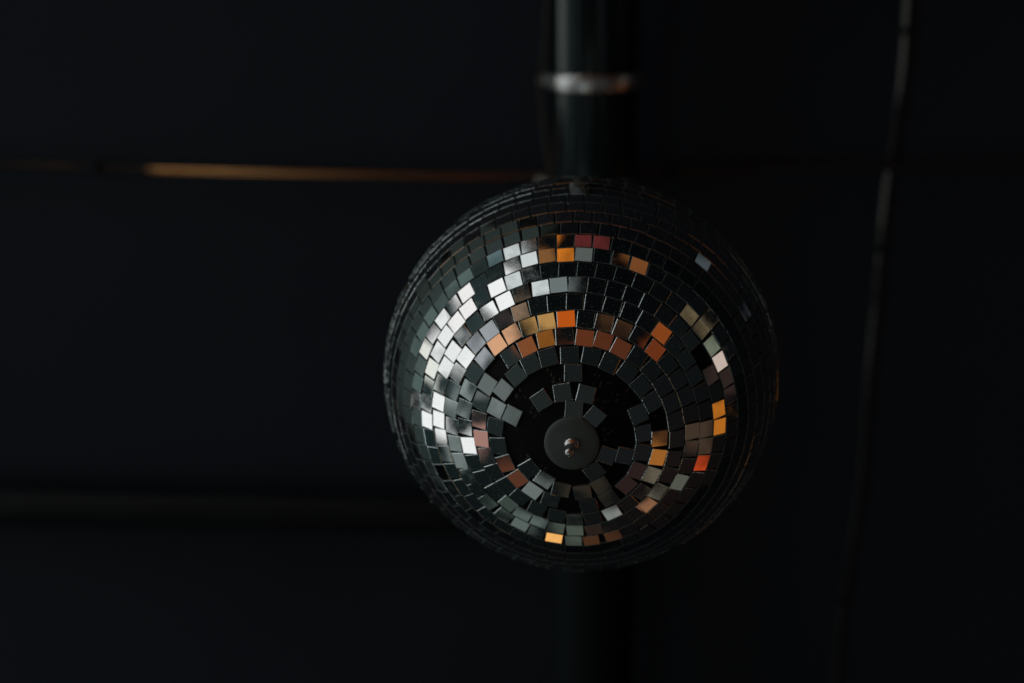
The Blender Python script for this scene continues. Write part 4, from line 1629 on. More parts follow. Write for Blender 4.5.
112.93 257.09 0.24 -0.18 -1.2 0
113.09 262.54 0.36 0.44 -0.9 0
113.59 268.01 -0.28 0.34 1.0 0
113.83 273.48 0.55 -0.31 1.0 0
114.31 278.97 -0.28 -0.51 0.7 0
114.75 284.49 -0.04 -0.71 0.9 0
115.15 289.98 0.00 -1.38 -0.8 0
115.36 295.49 -0.70 -0.16 0.1 0
115.69 300.98 0.66 0.11 -1.1 0
115.72 306.52 -0.70 -0.04 -0.7 0
116.03 312.03 -0.39 0.41 1.4 0
116.19 317.57 -0.01 -0.40 0.7 0
116.37 323.13 -0.25 -0.41 -0.0 0
116.41 328.69 -0.66 0.43 1.2 0
116.43 334.29 -1.54 -0.18 1.1 0
116.27 339.86 -0.54 0.33 0.1 0
116.51 345.46 -0.77 0.75 -0.5 0
116.33 351.00 1.01 -0.27 0.9 0
116.24 356.59 0.75 -0.35 0.6 0
116.35 2.19 -0.54 -0.31 -0.9 0
116.42 7.72 -0.28 0.65 1.1 0
116.61 13.29 0.74 0.51 -0.1 0
116.42 18.88 -0.01 0.65 -0.3 0
116.39 24.42 0.29 -0.32 -2.1 0
116.42 30.03 -0.13 0.90 -0.5 0
116.56 35.65 -0.74 0.61 -0.4 0
116.55 41.26 0.70 -0.04 -1.9 0
116.61 46.86 -0.09 0.27 0.7 0
116.45 52.47 -0.15 -0.38 0.2 0
116.62 58.09 0.64 -0.89 0.2 0
116.49 63.71 0.86 0.18 0.3 0
116.46 69.28 -0.10 -0.40 -0.2 0
116.62 74.88 -0.75 -0.67 -1.1 0
116.65 80.43 -0.11 0.37 -2.6 0
116.53 86.05 -0.47 0.54 -0.9 0
116.59 91.60 -0.03 -0.10 -3.1 0
116.64 97.17 -0.33 0.20 -1.5 0
116.70 102.77 0.52 -0.44 -0.6 0
116.96 108.34 -1.07 0.05 2.1 0
117.16 113.94 0.41 0.61 0.2 0
117.13 119.54 1.15 0.20 -0.1 0
117.54 125.17 0.03 0.48 -0.9 0
117.21 130.79 -0.05 -0.86 1.0 0
117.53 136.45 -1.09 -0.29 1.3 0
117.52 142.09 -0.10 -0.29 -0.1 0
117.56 147.74 0.24 -0.08 -0.1 0
117.63 153.34 1.00 -0.78 -0.4 0
117.84 158.99 0.02 0.88 -0.1 0
117.85 164.67 -0.64 0.07 0.7 0
117.78 170.28 0.14 0.10 0.9 0
117.44 175.95 1.04 -0.27 0.4 0
117.31 181.61 0.37 0.16 -0.9 0
117.07 187.20 0.35 0.59 -0.5 0
116.79 192.83 0.16 -0.10 -1.2 0
116.60 198.41 -0.40 0.12 -1.8 0
116.38 203.99 0.50 0.13 0.3 0
116.18 209.61 1.15 -0.23 -1.2 0
116.29 215.19 -0.86 0.54 -0.2 0
116.18 220.75 -0.25 -0.56 -0.4 0
116.40 226.35 1.04 0.02 -1.5 0
116.54 231.92 -0.69 0.67 0.0 0
116.99 237.47 0.17 -0.50 -1.7 0
117.04 243.11 -0.34 0.73 1.8 0
117.37 248.69 -0.16 -0.10 -0.2 0
117.63 254.35 0.11 0.53 -0.6 0
117.74 260.02 -0.04 -0.30 0.8 0
118.01 265.66 0.99 0.83 0.6 0
118.39 271.29 -0.03 -0.88 -0.4 0
118.95 276.96 0.45 0.24 0.4 0
119.35 282.67 0.28 0.13 0.4 0
119.82 288.42 -0.24 -0.32 -0.4 0
119.95 294.22 -0.22 0.04 0.2 0
120.27 299.97 -0.29 0.01 0.9 0
120.58 305.71 -0.17 -0.11 0.4 0
120.80 311.55 -0.00 0.25 -1.3 0
120.89 317.32 0.27 -0.80 -1.4 0
120.85 323.18 0.09 0.48 -0.4 0
121.15 329.04 0.56 0.02 0.3 0
121.14 334.90 -0.61 0.20 1.9 0
121.22 340.73 0.74 -1.30 2.8 0
121.11 346.54 0.65 -0.78 -0.2 0
121.13 352.38 0.44 0.57 -1.7 0
121.20 358.20 -0.94 0.40 0.7 0
121.02 4.05 0.22 -0.42 0.6 0
121.23 9.86 -0.35 -0.02 -0.4 0
121.06 15.69 0.53 -0.50 0.8 0
121.21 21.56 0.03 0.33 0.1 0
121.35 27.40 -0.38 -0.67 1.3 0
121.18 33.27 -0.56 0.53 0.7 0
121.33 39.14 0.20 -0.13 -0.4 0
121.41 44.95 -0.58 -0.61 -0.8 0
121.27 50.81 -0.07 0.09 -0.2 0
121.35 56.62 -0.30 -0.50 1.7 0
121.23 62.43 0.96 -0.62 -0.6 0
121.19 68.28 -0.23 0.05 2.1 0
121.31 74.08 -0.29 0.40 -0.2 0
121.36 79.89 0.09 0.20 -0.0 0
121.24 85.72 0.49 -0.67 0.8 0
121.40 91.54 -0.08 -0.08 -0.2 0
121.30 97.40 -0.44 -0.21 2.4 0
121.52 103.23 0.13 0.41 -0.1 0
121.64 109.07 0.13 -0.08 1.0 0
121.80 114.94 0.87 0.16 1.3 0
121.82 120.82 0.27 -0.99 -0.3 0
122.19 126.73 -0.35 -0.31 0.6 0
121.99 132.66 -0.54 1.11 0.4 0
122.13 138.59 0.14 0.38 -0.8 0
122.04 144.46 -0.89 0.48 -0.2 0
122.25 150.33 0.80 0.79 0.8 0
122.40 156.25 0.94 0.09 1.4 0
122.43 162.16 0.14 -0.34 1.8 0
122.47 168.04 0.51 -0.04 -0.7 0
122.30 173.96 0.46 0.21 0.8 0
122.11 179.85 -0.77 -0.16 -1.3 0
122.00 185.73 0.35 0.30 -0.8 0
121.75 191.63 -0.26 -0.46 0.7 0
121.44 197.52 -0.49 0.20 1.3 0
121.00 203.35 0.17 0.34 0.1 0
120.92 209.20 0.84 -0.55 -0.6 0
120.94 215.00 0.18 0.36 0.6 0
121.06 220.86 -0.55 0.88 -0.2 0
121.21 226.67 0.27 0.04 1.6 0
121.32 232.50 0.25 0.54 0.1 0
121.55 238.32 -0.52 0.54 1.5 0
121.78 244.18 0.64 0.56 -0.1 0
122.20 250.04 0.81 0.01 -1.0 0
122.42 255.96 0.47 0.22 -1.1 0
122.64 261.83 -0.44 0.77 -0.2 0
122.85 267.76 0.18 -0.71 -0.6 0
123.27 273.69 0.45 -0.48 -0.1 0
123.61 279.70 0.01 -0.19 1.1 0
124.16 285.73 0.37 -0.16 -0.6 0
124.84 291.77 -0.10 -0.62 1.1 0
124.93 297.81 0.85 -0.75 -2.4 0
125.31 303.86 -0.06 -0.39 0.7 0
125.47 309.98 -0.32 -0.89 -1.3 0
125.40 316.14 0.05 0.98 -0.8 0
125.58 322.24 0.54 -0.17 -0.1 0
125.82 328.38 1.01 -0.08 1.1 0
125.95 334.52 0.60 0.18 -0.4 0
125.72 340.64 -0.12 0.02 1.0 0
125.78 346.81 0.57 0.60 -1.1 0
125.70 352.96 -0.04 -0.40 0.3 0
125.71 359.11 -0.03 -0.80 0.6 0
125.72 5.29 -0.18 -0.58 -0.6 0
125.69 11.46 -0.75 -0.33 0.3 0
125.68 17.59 -0.30 -0.58 -1.5 0
125.88 23.79 0.32 0.82 2.0 0
125.83 29.99 -0.65 -0.43 -0.3 0
126.00 36.17 -0.13 0.27 1.3 0
125.84 42.31 -0.55 0.73 1.1 0
126.01 48.49 0.15 0.33 -1.4 0
125.96 54.61 -0.34 0.26 -0.2 0
125.91 60.76 -0.49 0.53 0.5 0
125.97 66.92 -0.46 -0.04 -0.9 0
126.11 73.09 -0.07 -0.82 0.7 0
125.92 79.29 -0.52 -0.81 -0.5 0
126.08 85.46 0.74 -0.24 -0.3 0
125.94 91.65 0.04 0.25 -0.1 0
126.12 97.82 0.25 0.16 1.0 0
126.21 104.02 0.11 0.18 0.4 0
126.39 110.18 -0.77 -0.67 1.0 0
126.51 116.42 -0.19 -0.08 0.8 0
126.75 122.67 -0.19 -1.03 -1.3 0
126.89 128.93 -0.59 0.46 -0.8 0
126.79 135.21 0.22 -0.64 0.5 0
126.94 141.48 0.56 0.65 -1.2 0
126.80 147.70 -0.17 0.13 -0.3 0
126.90 153.99 0.83 -0.50 -0.8 0
127.15 160.27 -0.64 0.15 -0.3 0
127.17 166.53 -0.13 0.01 0.7 0
126.92 172.76 -0.55 -0.66 -1.1 0
127.04 179.06 -0.08 -0.06 -0.9 0
126.58 185.28 0.15 -0.28 1.3 0
126.18 191.48 0.26 -0.02 -0.9 0
126.08 197.68 -0.26 0.33 0.2 0
125.70 203.89 0.46 0.25 -0.6 0
125.58 210.03 0.63 0.06 1.1 0
125.59 216.15 -0.51 -0.26 -0.1 0
125.61 222.32 -0.65 -0.10 -0.1 0
125.80 228.47 0.18 -0.38 1.0 0
125.97 234.64 0.31 -0.16 0.2 0
126.57 240.83 -0.62 0.32 0.2 0
126.73 247.06 0.20 0.50 0.5 0
127.00 253.31 -0.87 0.25 -2.7 0
127.14 259.53 0.25 0.62 -0.0 0
127.32 265.77 0.44 0.19 -1.3 0
127.96 272.11 0.06 0.41 -0.5 0
128.33 278.46 0.80 -0.08 1.3 0
128.88 284.83 -0.02 0.44 1.0 0
129.23 291.23 -0.34 -0.71 1.6 0
129.43 297.72 -0.38 0.07 -0.2 0
129.77 304.18 0.22 0.48 1.3 0
130.10 310.68 0.71 -0.67 -0.6 0
130.29 317.21 0.77 0.78 0.2 0
130.36 323.78 -0.10 -0.53 -0.3 0
130.49 330.35 0.04 -0.13 -0.9 0
130.21 336.94 -0.00 0.41 1.0 0
130.42 343.47 0.38 -0.89 -1.0 0
130.61 350.02 0.44 0.73 -0.5 0
130.24 356.61 -0.02 -1.20 0.0 0
130.40 3.18 0.69 0.06 -0.7 0
130.54 9.78 0.07 -0.28 -0.1 0
130.46 16.30 0.08 -0.32 -0.4 0
130.70 22.91 -0.39 0.96 1.1 0
130.57 29.48 0.21 0.09 -0.7 0
130.77 36.03 -0.58 0.24 -2.0 0
130.60 42.57 -0.84 -0.69 -0.4 0
130.58 49.11 0.14 -0.90 -1.0 0
130.82 55.74 -0.62 -0.22 -0.4 0
130.62 62.35 1.10 -0.83 -0.1 0
130.67 68.98 -0.64 0.65 -0.8 0
130.72 75.59 0.69 0.35 0.2 0
130.57 82.17 -0.07 1.03 -0.8 0
130.64 88.72 0.11 0.15 -0.1 0
130.83 95.31 0.22 -0.19 -0.9 0
130.68 101.87 -1.06 0.20 -1.8 0
131.04 108.44 0.71 -0.11 -0.7 0
131.13 115.06 -0.58 0.34 0.4 0
131.36 121.70 -1.08 0.07 0.8 0
131.40 128.40 -0.98 -0.46 -0.1 0
131.70 135.10 0.63 -0.33 0.4 0
131.53 141.72 0.85 0.72 0.4 0
131.67 148.36 -0.08 -0.07 -0.2 0
131.72 155.05 0.22 0.30 1.6 0
131.75 161.76 0.25 -0.36 2.1 0
131.85 168.51 -0.71 0.16 -0.4 0
131.81 175.21 0.42 -0.40 1.1 0
131.54 181.90 0.24 0.05 -0.3 0
131.14 188.51 -0.66 -0.28 0.4 0
130.82 195.14 0.26 -0.08 -0.8 0
130.58 201.78 0.33 0.53 -0.8 0
130.29 208.31 0.41 -0.53 1.7 0
130.34 214.86 0.77 0.11 -1.0 0
130.29 221.46 -0.00 -0.10 -0.6 0
130.56 228.05 0.14 -0.06 -0.8 0
130.64 234.57 -0.36 0.73 -0.4 0
131.02 241.15 -0.33 0.75 -1.6 0
131.34 247.74 0.55 0.35 -0.7 0
131.53 254.44 0.20 0.83 0.9 0
131.85 261.15 -0.12 -0.60 -0.2 0
132.40 267.83 0.06 0.54 0.1 0
132.69 274.56 0.48 0.05 -1.1 0
133.22 281.37 0.01 -0.82 1.2 0
133.90 288.18 -0.44 -0.78 -0.3 0
134.23 295.06 -0.38 -0.43 -0.1 0
134.42 302.05 -0.47 0.21 1.6 0
134.80 309.02 -0.22 0.42 1.4 0
134.82 316.02 0.17 -0.13 -1.0 0
134.94 323.11 0.12 0.64 -0.5 0
135.02 330.20 0.05 0.18 -0.8 0
135.06 337.32 0.34 0.72 0.7 0
135.17 344.43 0.37 0.74 0.7 0
135.22 351.51 0.37 0.80 -1.2 0
135.22 358.56 -0.02 -0.26 0.5 0
135.09 5.65 -0.21 0.85 -0.2 0
135.12 12.73 0.81 -0.56 -1.4 0
135.21 19.84 0.34 0.70 -1.0 0
135.22 26.94 -0.29 -0.68 -0.6 0
135.26 34.06 -0.51 0.71 -0.6 0
135.57 41.11 -0.14 -0.19 -0.5 0
135.26 48.18 0.42 -0.27 -0.6 0
135.29 55.32 0.04 -1.25 -0.9 0
135.31 62.44 0.48 -0.67 -1.7 0
135.47 69.58 -0.02 -0.63 1.1 0
135.31 76.63 0.16 0.21 1.8 0
135.29 83.74 -0.49 0.94 -0.5 0
135.24 90.79 -0.07 -0.73 -0.8 0
135.38 97.86 0.18 0.36 0.7 0
135.72 104.93 -0.63 0.06 0.2 0
135.70 112.03 0.70 -0.32 1.5 0
136.00 119.17 0.51 -1.11 -1.2 0
135.83 126.30 -0.78 0.70 0.8 0
136.16 133.52 -0.54 -0.31 0.1 0
136.30 140.75 -1.70 -0.32 1.0 0
136.26 147.99 0.38 -0.70 1.2 0
136.31 155.27 0.24 0.59 -0.1 0
136.60 162.49 0.26 0.73 0.5 0
136.47 169.71 -0.08 0.24 0.8 0
136.37 176.94 -0.58 -0.78 1.0 0
135.99 184.21 -0.39 -0.39 -0.2 0
135.54 191.42 -0.25 -0.22 -2.4 0
135.27 198.60 -0.19 0.07 -0.7 0
135.28 205.68 0.21 -0.31 0.1 0
135.04 212.71 -0.22 0.10 -1.0 0
134.92 219.77 -0.47 0.68 1.0 0
135.14 226.87 0.11 -0.49 1.2 0
135.39 233.93 -0.18 0.23 0.4 0
135.67 241.07 0.33 -0.20 2.2 0
136.01 248.24 0.17 -0.42 0.5 0
136.31 255.43 -1.04 0.05 0.1 0
136.45 262.68 -0.09 -0.20 0.6 0
136.89 269.99 -0.08 -0.54 -0.7 0
137.65 277.28 -0.43 0.12 -2.2 0
138.12 284.66 -0.15 0.37 -0.7 0
138.62 292.14 0.38 -0.34 -0.2 0
139.05 299.67 0.18 0.11 0.4 0
139.25 307.27 0.14 0.44 -1.9 0
139.59 314.96 0.47 -0.39 -0.1 0
139.69 322.69 0.11 -0.20 0.2 0
139.68 330.43 -1.21 -0.62 0.9 0
139.75 338.18 -0.07 0.11 -0.0 0
139.85 345.97 0.48 1.39 -0.2 0
139.98 353.67 -0.13 0.36 0.3 0
139.68 1.43 0.19 -0.44 -0.6 0
139.87 9.15 -0.27 0.07 -0.9 0
139.95 16.94 -0.12 0.19 -0.8 0
139.88 24.65 0.29 0.09 1.0 0
139.92 32.37 -0.20 -0.48 0.5 0
140.09 40.08 1.03 -0.15 -0.1 0
140.11 47.85 -0.18 0.27 0.1 0
139.95 55.64 0.32 0.01 -2.0 0
140.10 63.38 -0.09 0.11 0.5 0
140.08 71.19 0.91 0.16 -1.5 0
139.73 79.00 -0.27 -0.93 -1.3 0
140.06 86.74 0.21 -0.42 0.4 0
140.03 94.52 -0.08 -0.04 -1.3 0
140.25 102.32 0.33 0.49 0.3 0
140.38 110.08 -0.13 0.13 -1.9 0
140.62 117.94 0.06 0.28 0.3 0
140.69 125.82 0.01 0.32 2.2 0
140.83 133.76 -0.17 -0.97 0.7 0
140.90 141.65 0.45 0.05 -1.1 0
141.06 149.53 -0.57 0.21 -0.7 0
141.07 157.47 -0.20 -0.72 -0.2 0
141.10 165.46 0.32 -0.30 -0.2 0
141.17 173.38 -0.08 -0.50 1.9 0
140.82 181.29 -0.21 -0.30 0.7 0
140.53 189.16 0.88 -0.65 1.7 0
139.92 197.07 1.18 -0.17 0.7 0
139.78 204.89 1.00 -0.02 0.3 0
139.63 212.58 -0.84 -0.76 0.3 0
139.60 220.33 0.02 0.40 -0.1 0
139.94 228.04 0.60 -0.19 2.2 0
140.23 235.73 0.19 -0.50 1.2 0
140.67 243.48 -0.03 -0.09 0.4 0
140.74 251.30 -0.29 0.72 -1.4 0
140.80 259.16 0.07 0.53 0.2 0
141.46 267.07 0.33 -0.07 0.4 0
141.94 275.04 0.58 0.73 -1.7 0
142.83 283.13 -0.18 0.06 0.4 0
143.24 291.33 -0.81 0.33 0.5 0
143.73 299.68 0.65 0.56 -0.6 0
143.91 308.16 0.35 0.52 0.9 0
144.06 316.69 -0.67 0.16 0.6 0
144.39 325.24 0.64 -0.51 0.7 0
144.64 333.77 -0.28 0.06 0.4 0
144.46 342.43 0.81 -0.97 -0.6 0
144.44 350.97 0.88 0.47 -0.3 0
144.34 359.50 -0.67 0.00 1.1 0
144.57 8.13 -0.43 -0.82 -0.3 0
144.41 16.74 0.78 0.49 -1.6 0
144.64 25.37 -0.13 0.35 0.3 0
144.60 33.95 0.41 0.24 -0.7 0
144.70 42.63 0.76 -0.55 -0.1 0
144.62 51.32 -0.48 0.19 3.1 0
144.56 59.90 0.15 0.09 -0.0 0
144.81 68.58 -0.18 -0.07 0.8 0
144.77 77.26 -0.76 -0.51 -0.3 0
144.59 85.94 0.85 0.16 1.3 0
144.58 94.58 0.11 -0.44 0.2 0
144.90 103.27 -0.45 0.00 0.1 0
145.15 112.01 -0.69 -0.91 -1.8 0
145.25 120.79 0.14 -0.14 -0.6 0
145.62 129.55 -0.55 -0.62 0.5 0
145.69 138.32 -0.01 0.60 2.0 0
145.80 147.18 -0.04 0.25 -1.1 0
145.66 156.02 0.45 -0.86 -0.2 0
145.85 164.95 0.50 -0.24 1.3 0
145.70 173.83 -0.21 -1.14 0.9 0
145.65 182.66 -0.56 -0.64 0.6 0
145.12 191.46 -0.10 -0.29 -0.3 0
144.77 200.24 1.14 -0.01 -0.4 0
144.37 208.89 0.00 0.06 1.1 0
144.31 217.42 -0.40 -0.30 0.5 0
144.58 225.94 0.61 -0.20 -0.3 0
144.75 234.52 0.45 -0.72 -1.7 0
145.12 243.24 -0.07 -0.24 0.2 0
145.42 251.99 0.54 -0.07 1.6 0
145.78 260.79 -0.01 0.16 -0.1 0
146.32 269.64 -0.38 0.67 0.6 0
147.15 278.62 -0.78 0.63 0.2 0
147.86 287.81 -0.89 0.65 0.7 0
148.28 297.14 -0.10 -0.51 -0.9 0
148.56 306.58 0.34 -1.14 -0.5 0
148.95 316.22 0.11 -0.83 0.6 0
149.16 325.91 0.93 0.55 -1.1 0
149.23 335.65 1.07 -0.15 -2.4 0
149.07 345.36 0.12 0.48 0.2 0
149.14 355.10 0.47 0.07 -0.1 0
149.08 4.89 0.16 0.41 1.6 0
149.06 14.59 0.09 0.40 -1.7 0
149.23 24.33 -0.78 -0.49 -0.7 0
149.57 34.03 -0.04 0.24 -0.1 0
149.44 43.80 -0.75 -0.46 0.3 0
149.29 53.54 -0.21 0.30 1.8 0
149.39 63.37 -0.34 0.08 0.6 0
149.27 73.23 -0.67 0.16 0.7 0
149.36 82.97 0.67 0.34 0.8 0
149.40 92.75 0.18 0.95 -0.7 0
149.50 102.63 0.42 -0.08 0.6 0
149.54 112.43 -0.92 -0.47 3.4 0
150.03 122.41 -0.29 0.62 0.4 0
150.08 132.35 0.02 0.22 1.7 0
150.46 142.40 -0.59 0.27 0.8 0
150.23 152.52 -0.76 0.42 0.2 0
150.44 162.67 -0.64 -0.02 -0.8 0
150.36 172.86 -0.45 0.41 0.3 0
150.16 182.96 1.06 0.17 0.6 0
149.80 193.00 0.65 0.16 -1.2 0
149.43 202.83 1.15 0.70 1.0 0
149.14 212.66 -0.21 -0.72 -0.5 0
149.06 222.40 0.33 -0.83 -0.9 0
149.42 232.09 1.10 0.58 -0.3 0
149.78 241.89 0.15 -0.24 1.0 0
150.08 251.83 0.40 0.37 0.5 0
150.46 261.87 -0.47 0.28 0.9 0
151.21 272.00 0.26 -1.11 0.4 0
152.08 282.44 -0.13 -0.64 -0.6 0
152.71 293.04 -1.26 0.59 -0.0 0
153.29 304.02 -1.09 0.67 -0.5 0
153.41 315.11 0.87 -0.05 0.9 0
153.71 326.32 0.22 -0.91 -0.9 0
153.76 337.62 -1.07 -0.71 1.7 0
153.89 348.88 0.73 0.15 -0.6 0
153.81 0.18 1.21 -0.43 0.7 0
153.88 11.48 0.65 -0.73 1.0 0
153.98 22.74 0.43 0.93 0.9 0
153.95 34.00 -0.12 0.53 -0.9 0
153.98 45.30 -0.06 0.17 -0.1 0
154.16 56.73 0.47 -0.33 -0.0 0
154.02 68.04 -0.49 -0.30 2.6 0
153.88 79.52 0.32 -0.66 -0.9 0
153.89 90.95 0.05 -0.37 -0.0 0
154.33 102.40 0.48 0.37 -1.5 0
154.60 113.81 -0.02 0.94 0.7 0
154.96 125.43 0.16 -0.68 0.1 0
154.88 137.10 0.17 -0.47 0.8 0
155.11 148.96 0.28 -0.34 1.6 0
155.19 160.76 -0.07 0.31 0.5 0
155.16 172.60 -0.08 -0.28 2.5 0
154.87 184.46 0.31 -0.91 1.4 0
154.18 196.14 0.79 0.47 0.7 0
153.78 207.55 0.55 0.48 0.3 0
153.79 218.89 -1.02 0.13 0.1 0
153.94 230.10 0.66 0.45 0.2 0
154.38 241.55 -0.04 0.21 1.6 0
155.02 253.17 -0.75 0.44 -0.8 0
155.46 265.03 0.05 0.02 1.9 0
156.33 277.08 -0.65 0.59 1.0 0
157.23 289.58 -0.10 0.03 -0.7 0
157.97 302.58 0.76 -0.41 0.6 0
158.37 315.73 0.18 0.13 -0.2 0
158.48 329.16 -0.83 -0.32 0.9 0
158.42 342.88 -0.74 -0.21 0.7 0
158.54 356.54 -0.02 -0.60 -0.5 0
158.70 10.24 -0.84 -0.72 1.1 0
158.60 23.87 0.35 -0.26 -0.1 0
158.77 37.51 -0.33 -0.83 1.8 0
158.62 51.34 -0.15 -0.38 0.7 0
158.70 65.03 0.09 0.22 -0.9 0
158.75 78.75 -0.15 -0.11 -1.0 0
158.75 92.57 0.65 -0.07 -0.5 0
158.94 106.33 -0.42 0.16 0.0 0
159.50 120.31 0.59 0.43 -2.2 0
159.54 134.41 -0.01 0.39 -0.6 0
159.69 148.67 0.45 0.20 0.7 0
159.78 163.16 0.09 -0.80 -0.2 0
159.64 177.59 -0.20 0.20 -1.8 0
159.29 191.92 0.20 0.28 0.2 0
158.38 205.80 -0.27 0.29 1.1 0
158.33 219.33 -0.48 0.11 0.4 0
158.69 232.85 0.46 -0.30 -0.0 0
159.30 246.65 0.35 -0.09 -1.3 0
159.75 260.91 -0.60 0.47 -1.8 0
160.93 275.52 0.88 -0.44 -0.2 0
161.94 290.71 0.24 -0.34 -1.6 0
162.48 306.87 -0.15 0.78 0.0 0
163.02 323.62 0.52 -0.35 0.1 0
163.14 340.79 0.19 -0.18 -0.6 0
163.15 358.18 0.46 -0.64 -0.3 0
163.29 15.40 -0.27 0.75 0.4 0
163.27 32.75 0.55 0.49 0.3 0
163.43 50.25 0.64 0.05 1.3 0
163.43 67.67 0.50 0.23 -0.9 0
163.36 85.09 -0.06 -0.85 0.7 0
163.80 102.46 -0.29 -0.26 -0.1 0
164.08 120.19 -0.20 -0.15 -1.8 0
164.18 138.43 0.72 0.08 0.3 0
164.62 156.92 0.59 -0.55 1.3 0
164.23 175.53 0.74 -0.47 -0.9 0
163.74 194.18 0.10 -0.13 -0.5 0
163.19 211.83 -0.21 -1.05 1.3 0
163.37 229.03 -0.19 -0.67 -0.7 0
164.12 246.51 0.16 -0.32 1.1 0
164.68 264.63 -1.02 0.36 -2.3 0
166.00 283.65 0.17 0.18 1.1 0
167.10 304.53 0.25 -0.59 -1.1 0
167.97 327.14 -0.26 -1.03 -0.4 0
167.93 350.98 -0.15 0.21 0.3 0
167.81 14.68 0.13 0.47 1.3 0
168.12 38.57 0.21 0.22 0.6 0
168.06 62.87 -0.37 -0.37 1.6 0
168.08 86.82 -0.61 -0.87 -1.1 0
168.48 111.11 -0.09 -0.14 0.9 0
168.83 136.09 -0.22 -0.80 -0.8 0
169.01 162.11 -0.07 0.32 -1.5 0
168.50 188.78 -0.29 0.40 0.0 0
167.70 213.97 -0.38 -0.02 -0.4 0
168.05 237.41 0.31 -0.48 0.5 0
169.21 262.13 -0.15 -0.35 0.8 0
171.30 288.92 0.43 -0.04 0.7 0
172.55 321.55 -0.22 0.11 1.6 0
172.56 359.55 0.49 -0.02 -2.2 0
172.76 37.84 0.48 -0.41 1.2 0
172.72 77.50 0.14 0.14 0.1 0
173.29 116.84 0.58 -0.14 -0.7 0
173.88 159.81 -0.80 0.38 0.9 0
172.62 206.83 0.56 0.43 1.4 0
173.37 245.13 0.29 -0.96 2.5 0
"""
GLUE = [(18.7, 312.8), (13.1, 313.9), (17.6, 344.3), (16.2, 345.8), (13.0, 39.7), (17.2, 47.6), (22.8, 71.7), (12.4, 252.0), (20.1, 78.9), (27.3, 41.2), (7.7, 169.1), (10.3, 71.0), (17.0, 25.5), (12.8, 308.8), (19.0, 3.5), (6.8, 5.1), (11.7, 217.6)]

clamp(pipe_mid - PD * 0.0035, 0.0064, -1)
clamp(pipe_c2 - PD * 0.0055, 0.0045, -1)

def thing(name, loc, label, cat, group=None):
    r = empty(name, loc); return tag(r, label, cat, group)

# ---------------------------------------------------------------- second pipe, running left into the big one
dr = thing("branch_pipe", W((-0.4841, 0.5004, 0.575)), "slimmer matt black pipe at lower left, ending at the thick upright pipe", "pipe")
DP = [Vector(v) + Vector((-0.002, -0.0068, 0.003)) for v in ((-0.8938, 0.6165, 0.575), (-0.4841, 0.5004, 0.575), (-0.0663, 0.3776, 0.575), (0.0755, 0.3350, 0.575))]
bm = bmesh.new(); tube(bm, [W(q) for q in DP], 0.019, 48); put("pipe_body", bm, M_DUCT, dr)
bm = bmesh.new(); q = DP[2] + (DP[3] - DP[2]) * 0.72; ax = (DP[3] - DP[2]).normalized()
lathe(bm, [(0.0192, -0.012), (0.0217, -0.011), (0.0222, 0.011), (0.0192, 0.012)], W(q), ax, 48); put("pipe_socket", bm, M_DUCT, dr)

# ---------------------------------------------------------------- copper tube straight across the ceiling
cr = thing("copper_tube", W((-0.4057, 0.1188, 0.585)), "thin copper tube running straight across the ceiling, glowing orange left of the mirror ball", "tube")
CP = [Vector(v) for v in ((-1.0262, 0.2831, 0.585), (-0.5451, 0.1543, 0.585), (-0.4057, 0.1188, 0.585), (-0.242, 0.0742, 0.585), (-0.0907, 0.0321, 0.585), (-0.0041, 0.0043, 0.585), (0.1319, -0.0403, 0.585), (0.3514, -0.1084, 0.585), (0.7306, -0.2241, 0.585))]
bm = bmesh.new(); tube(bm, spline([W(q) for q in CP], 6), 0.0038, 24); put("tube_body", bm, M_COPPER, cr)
cu = spline(CP, 6)
for k in (9, 33, 46):
    c = cu[k]; t = (cu[k + 1] - cu[k - 1]).normalized(); s = t.cross(Vector((0, 0, 1))).normalized()
    bm = bmesh.new()
    lathe(bm, [(0.0046, -0.004), (0.0054, -0.0035), (0.0054, 0.0035), (0.0046, 0.004)], W(c), t, 24)
    box(bm, W(c + Vector((0, 0, 0.0093))), t * 0.003, s * 0.003, Vector((0, 0, 0.0056)))
    put("tube_clip", bm, M_DUCT, cr)

# ---------------------------------------------------------------- grey cable on the right
kr = thing("ceiling_cable", W((0.2417, -0.0744, 0.5955)), "thin grey cable trailing loosely down the right side of the photo", "cable")
KP = [Vector(v) for v in ((0.1659, -0.3709, 0.5955), (0.1943, -0.2624, 0.5955), (0.2075, -0.2142, 0.5955), (0.2217, -0.1651, 0.5955), (0.2317, -0.1225, 0.5955), (0.2417, -0.0744, 0.5955), (0.2505, -0.0343, 0.5955), (0.2698, 0.038, 0.5955), (0.2889, 0.1131, 0.5955), (0.3189, 0.2198, 0.5955), (0.336, 0.3025, 0.5955), (0.3557, 0.3878, 0.5955), (0.3798, 0.475, 0.5955), (0.4342, 0.685, 0.5955))]
bm = bmesh.new(); tube(bm, spline([W(q) for q in KP], 8), 0.0020, 16); put("cable_sheath", bm, M_CABLE, kr)
ku = spline(KP, 8)
for k in (20, 52, 84):
    c = ku[k]; t = (ku[k + 1] - ku[k - 1]).normalized(); s = t.cross(Vector((0, 0, 1))).normalized()
    bm = bmesh.new()
    lathe(bm, [(0.0022, -0.003), (0.0030, -0.003), (0.0030, 0.003), (0.0022, 0.003)], W(c), t, 20)
    put("cable_clip", bm, M_DUCT, kr)

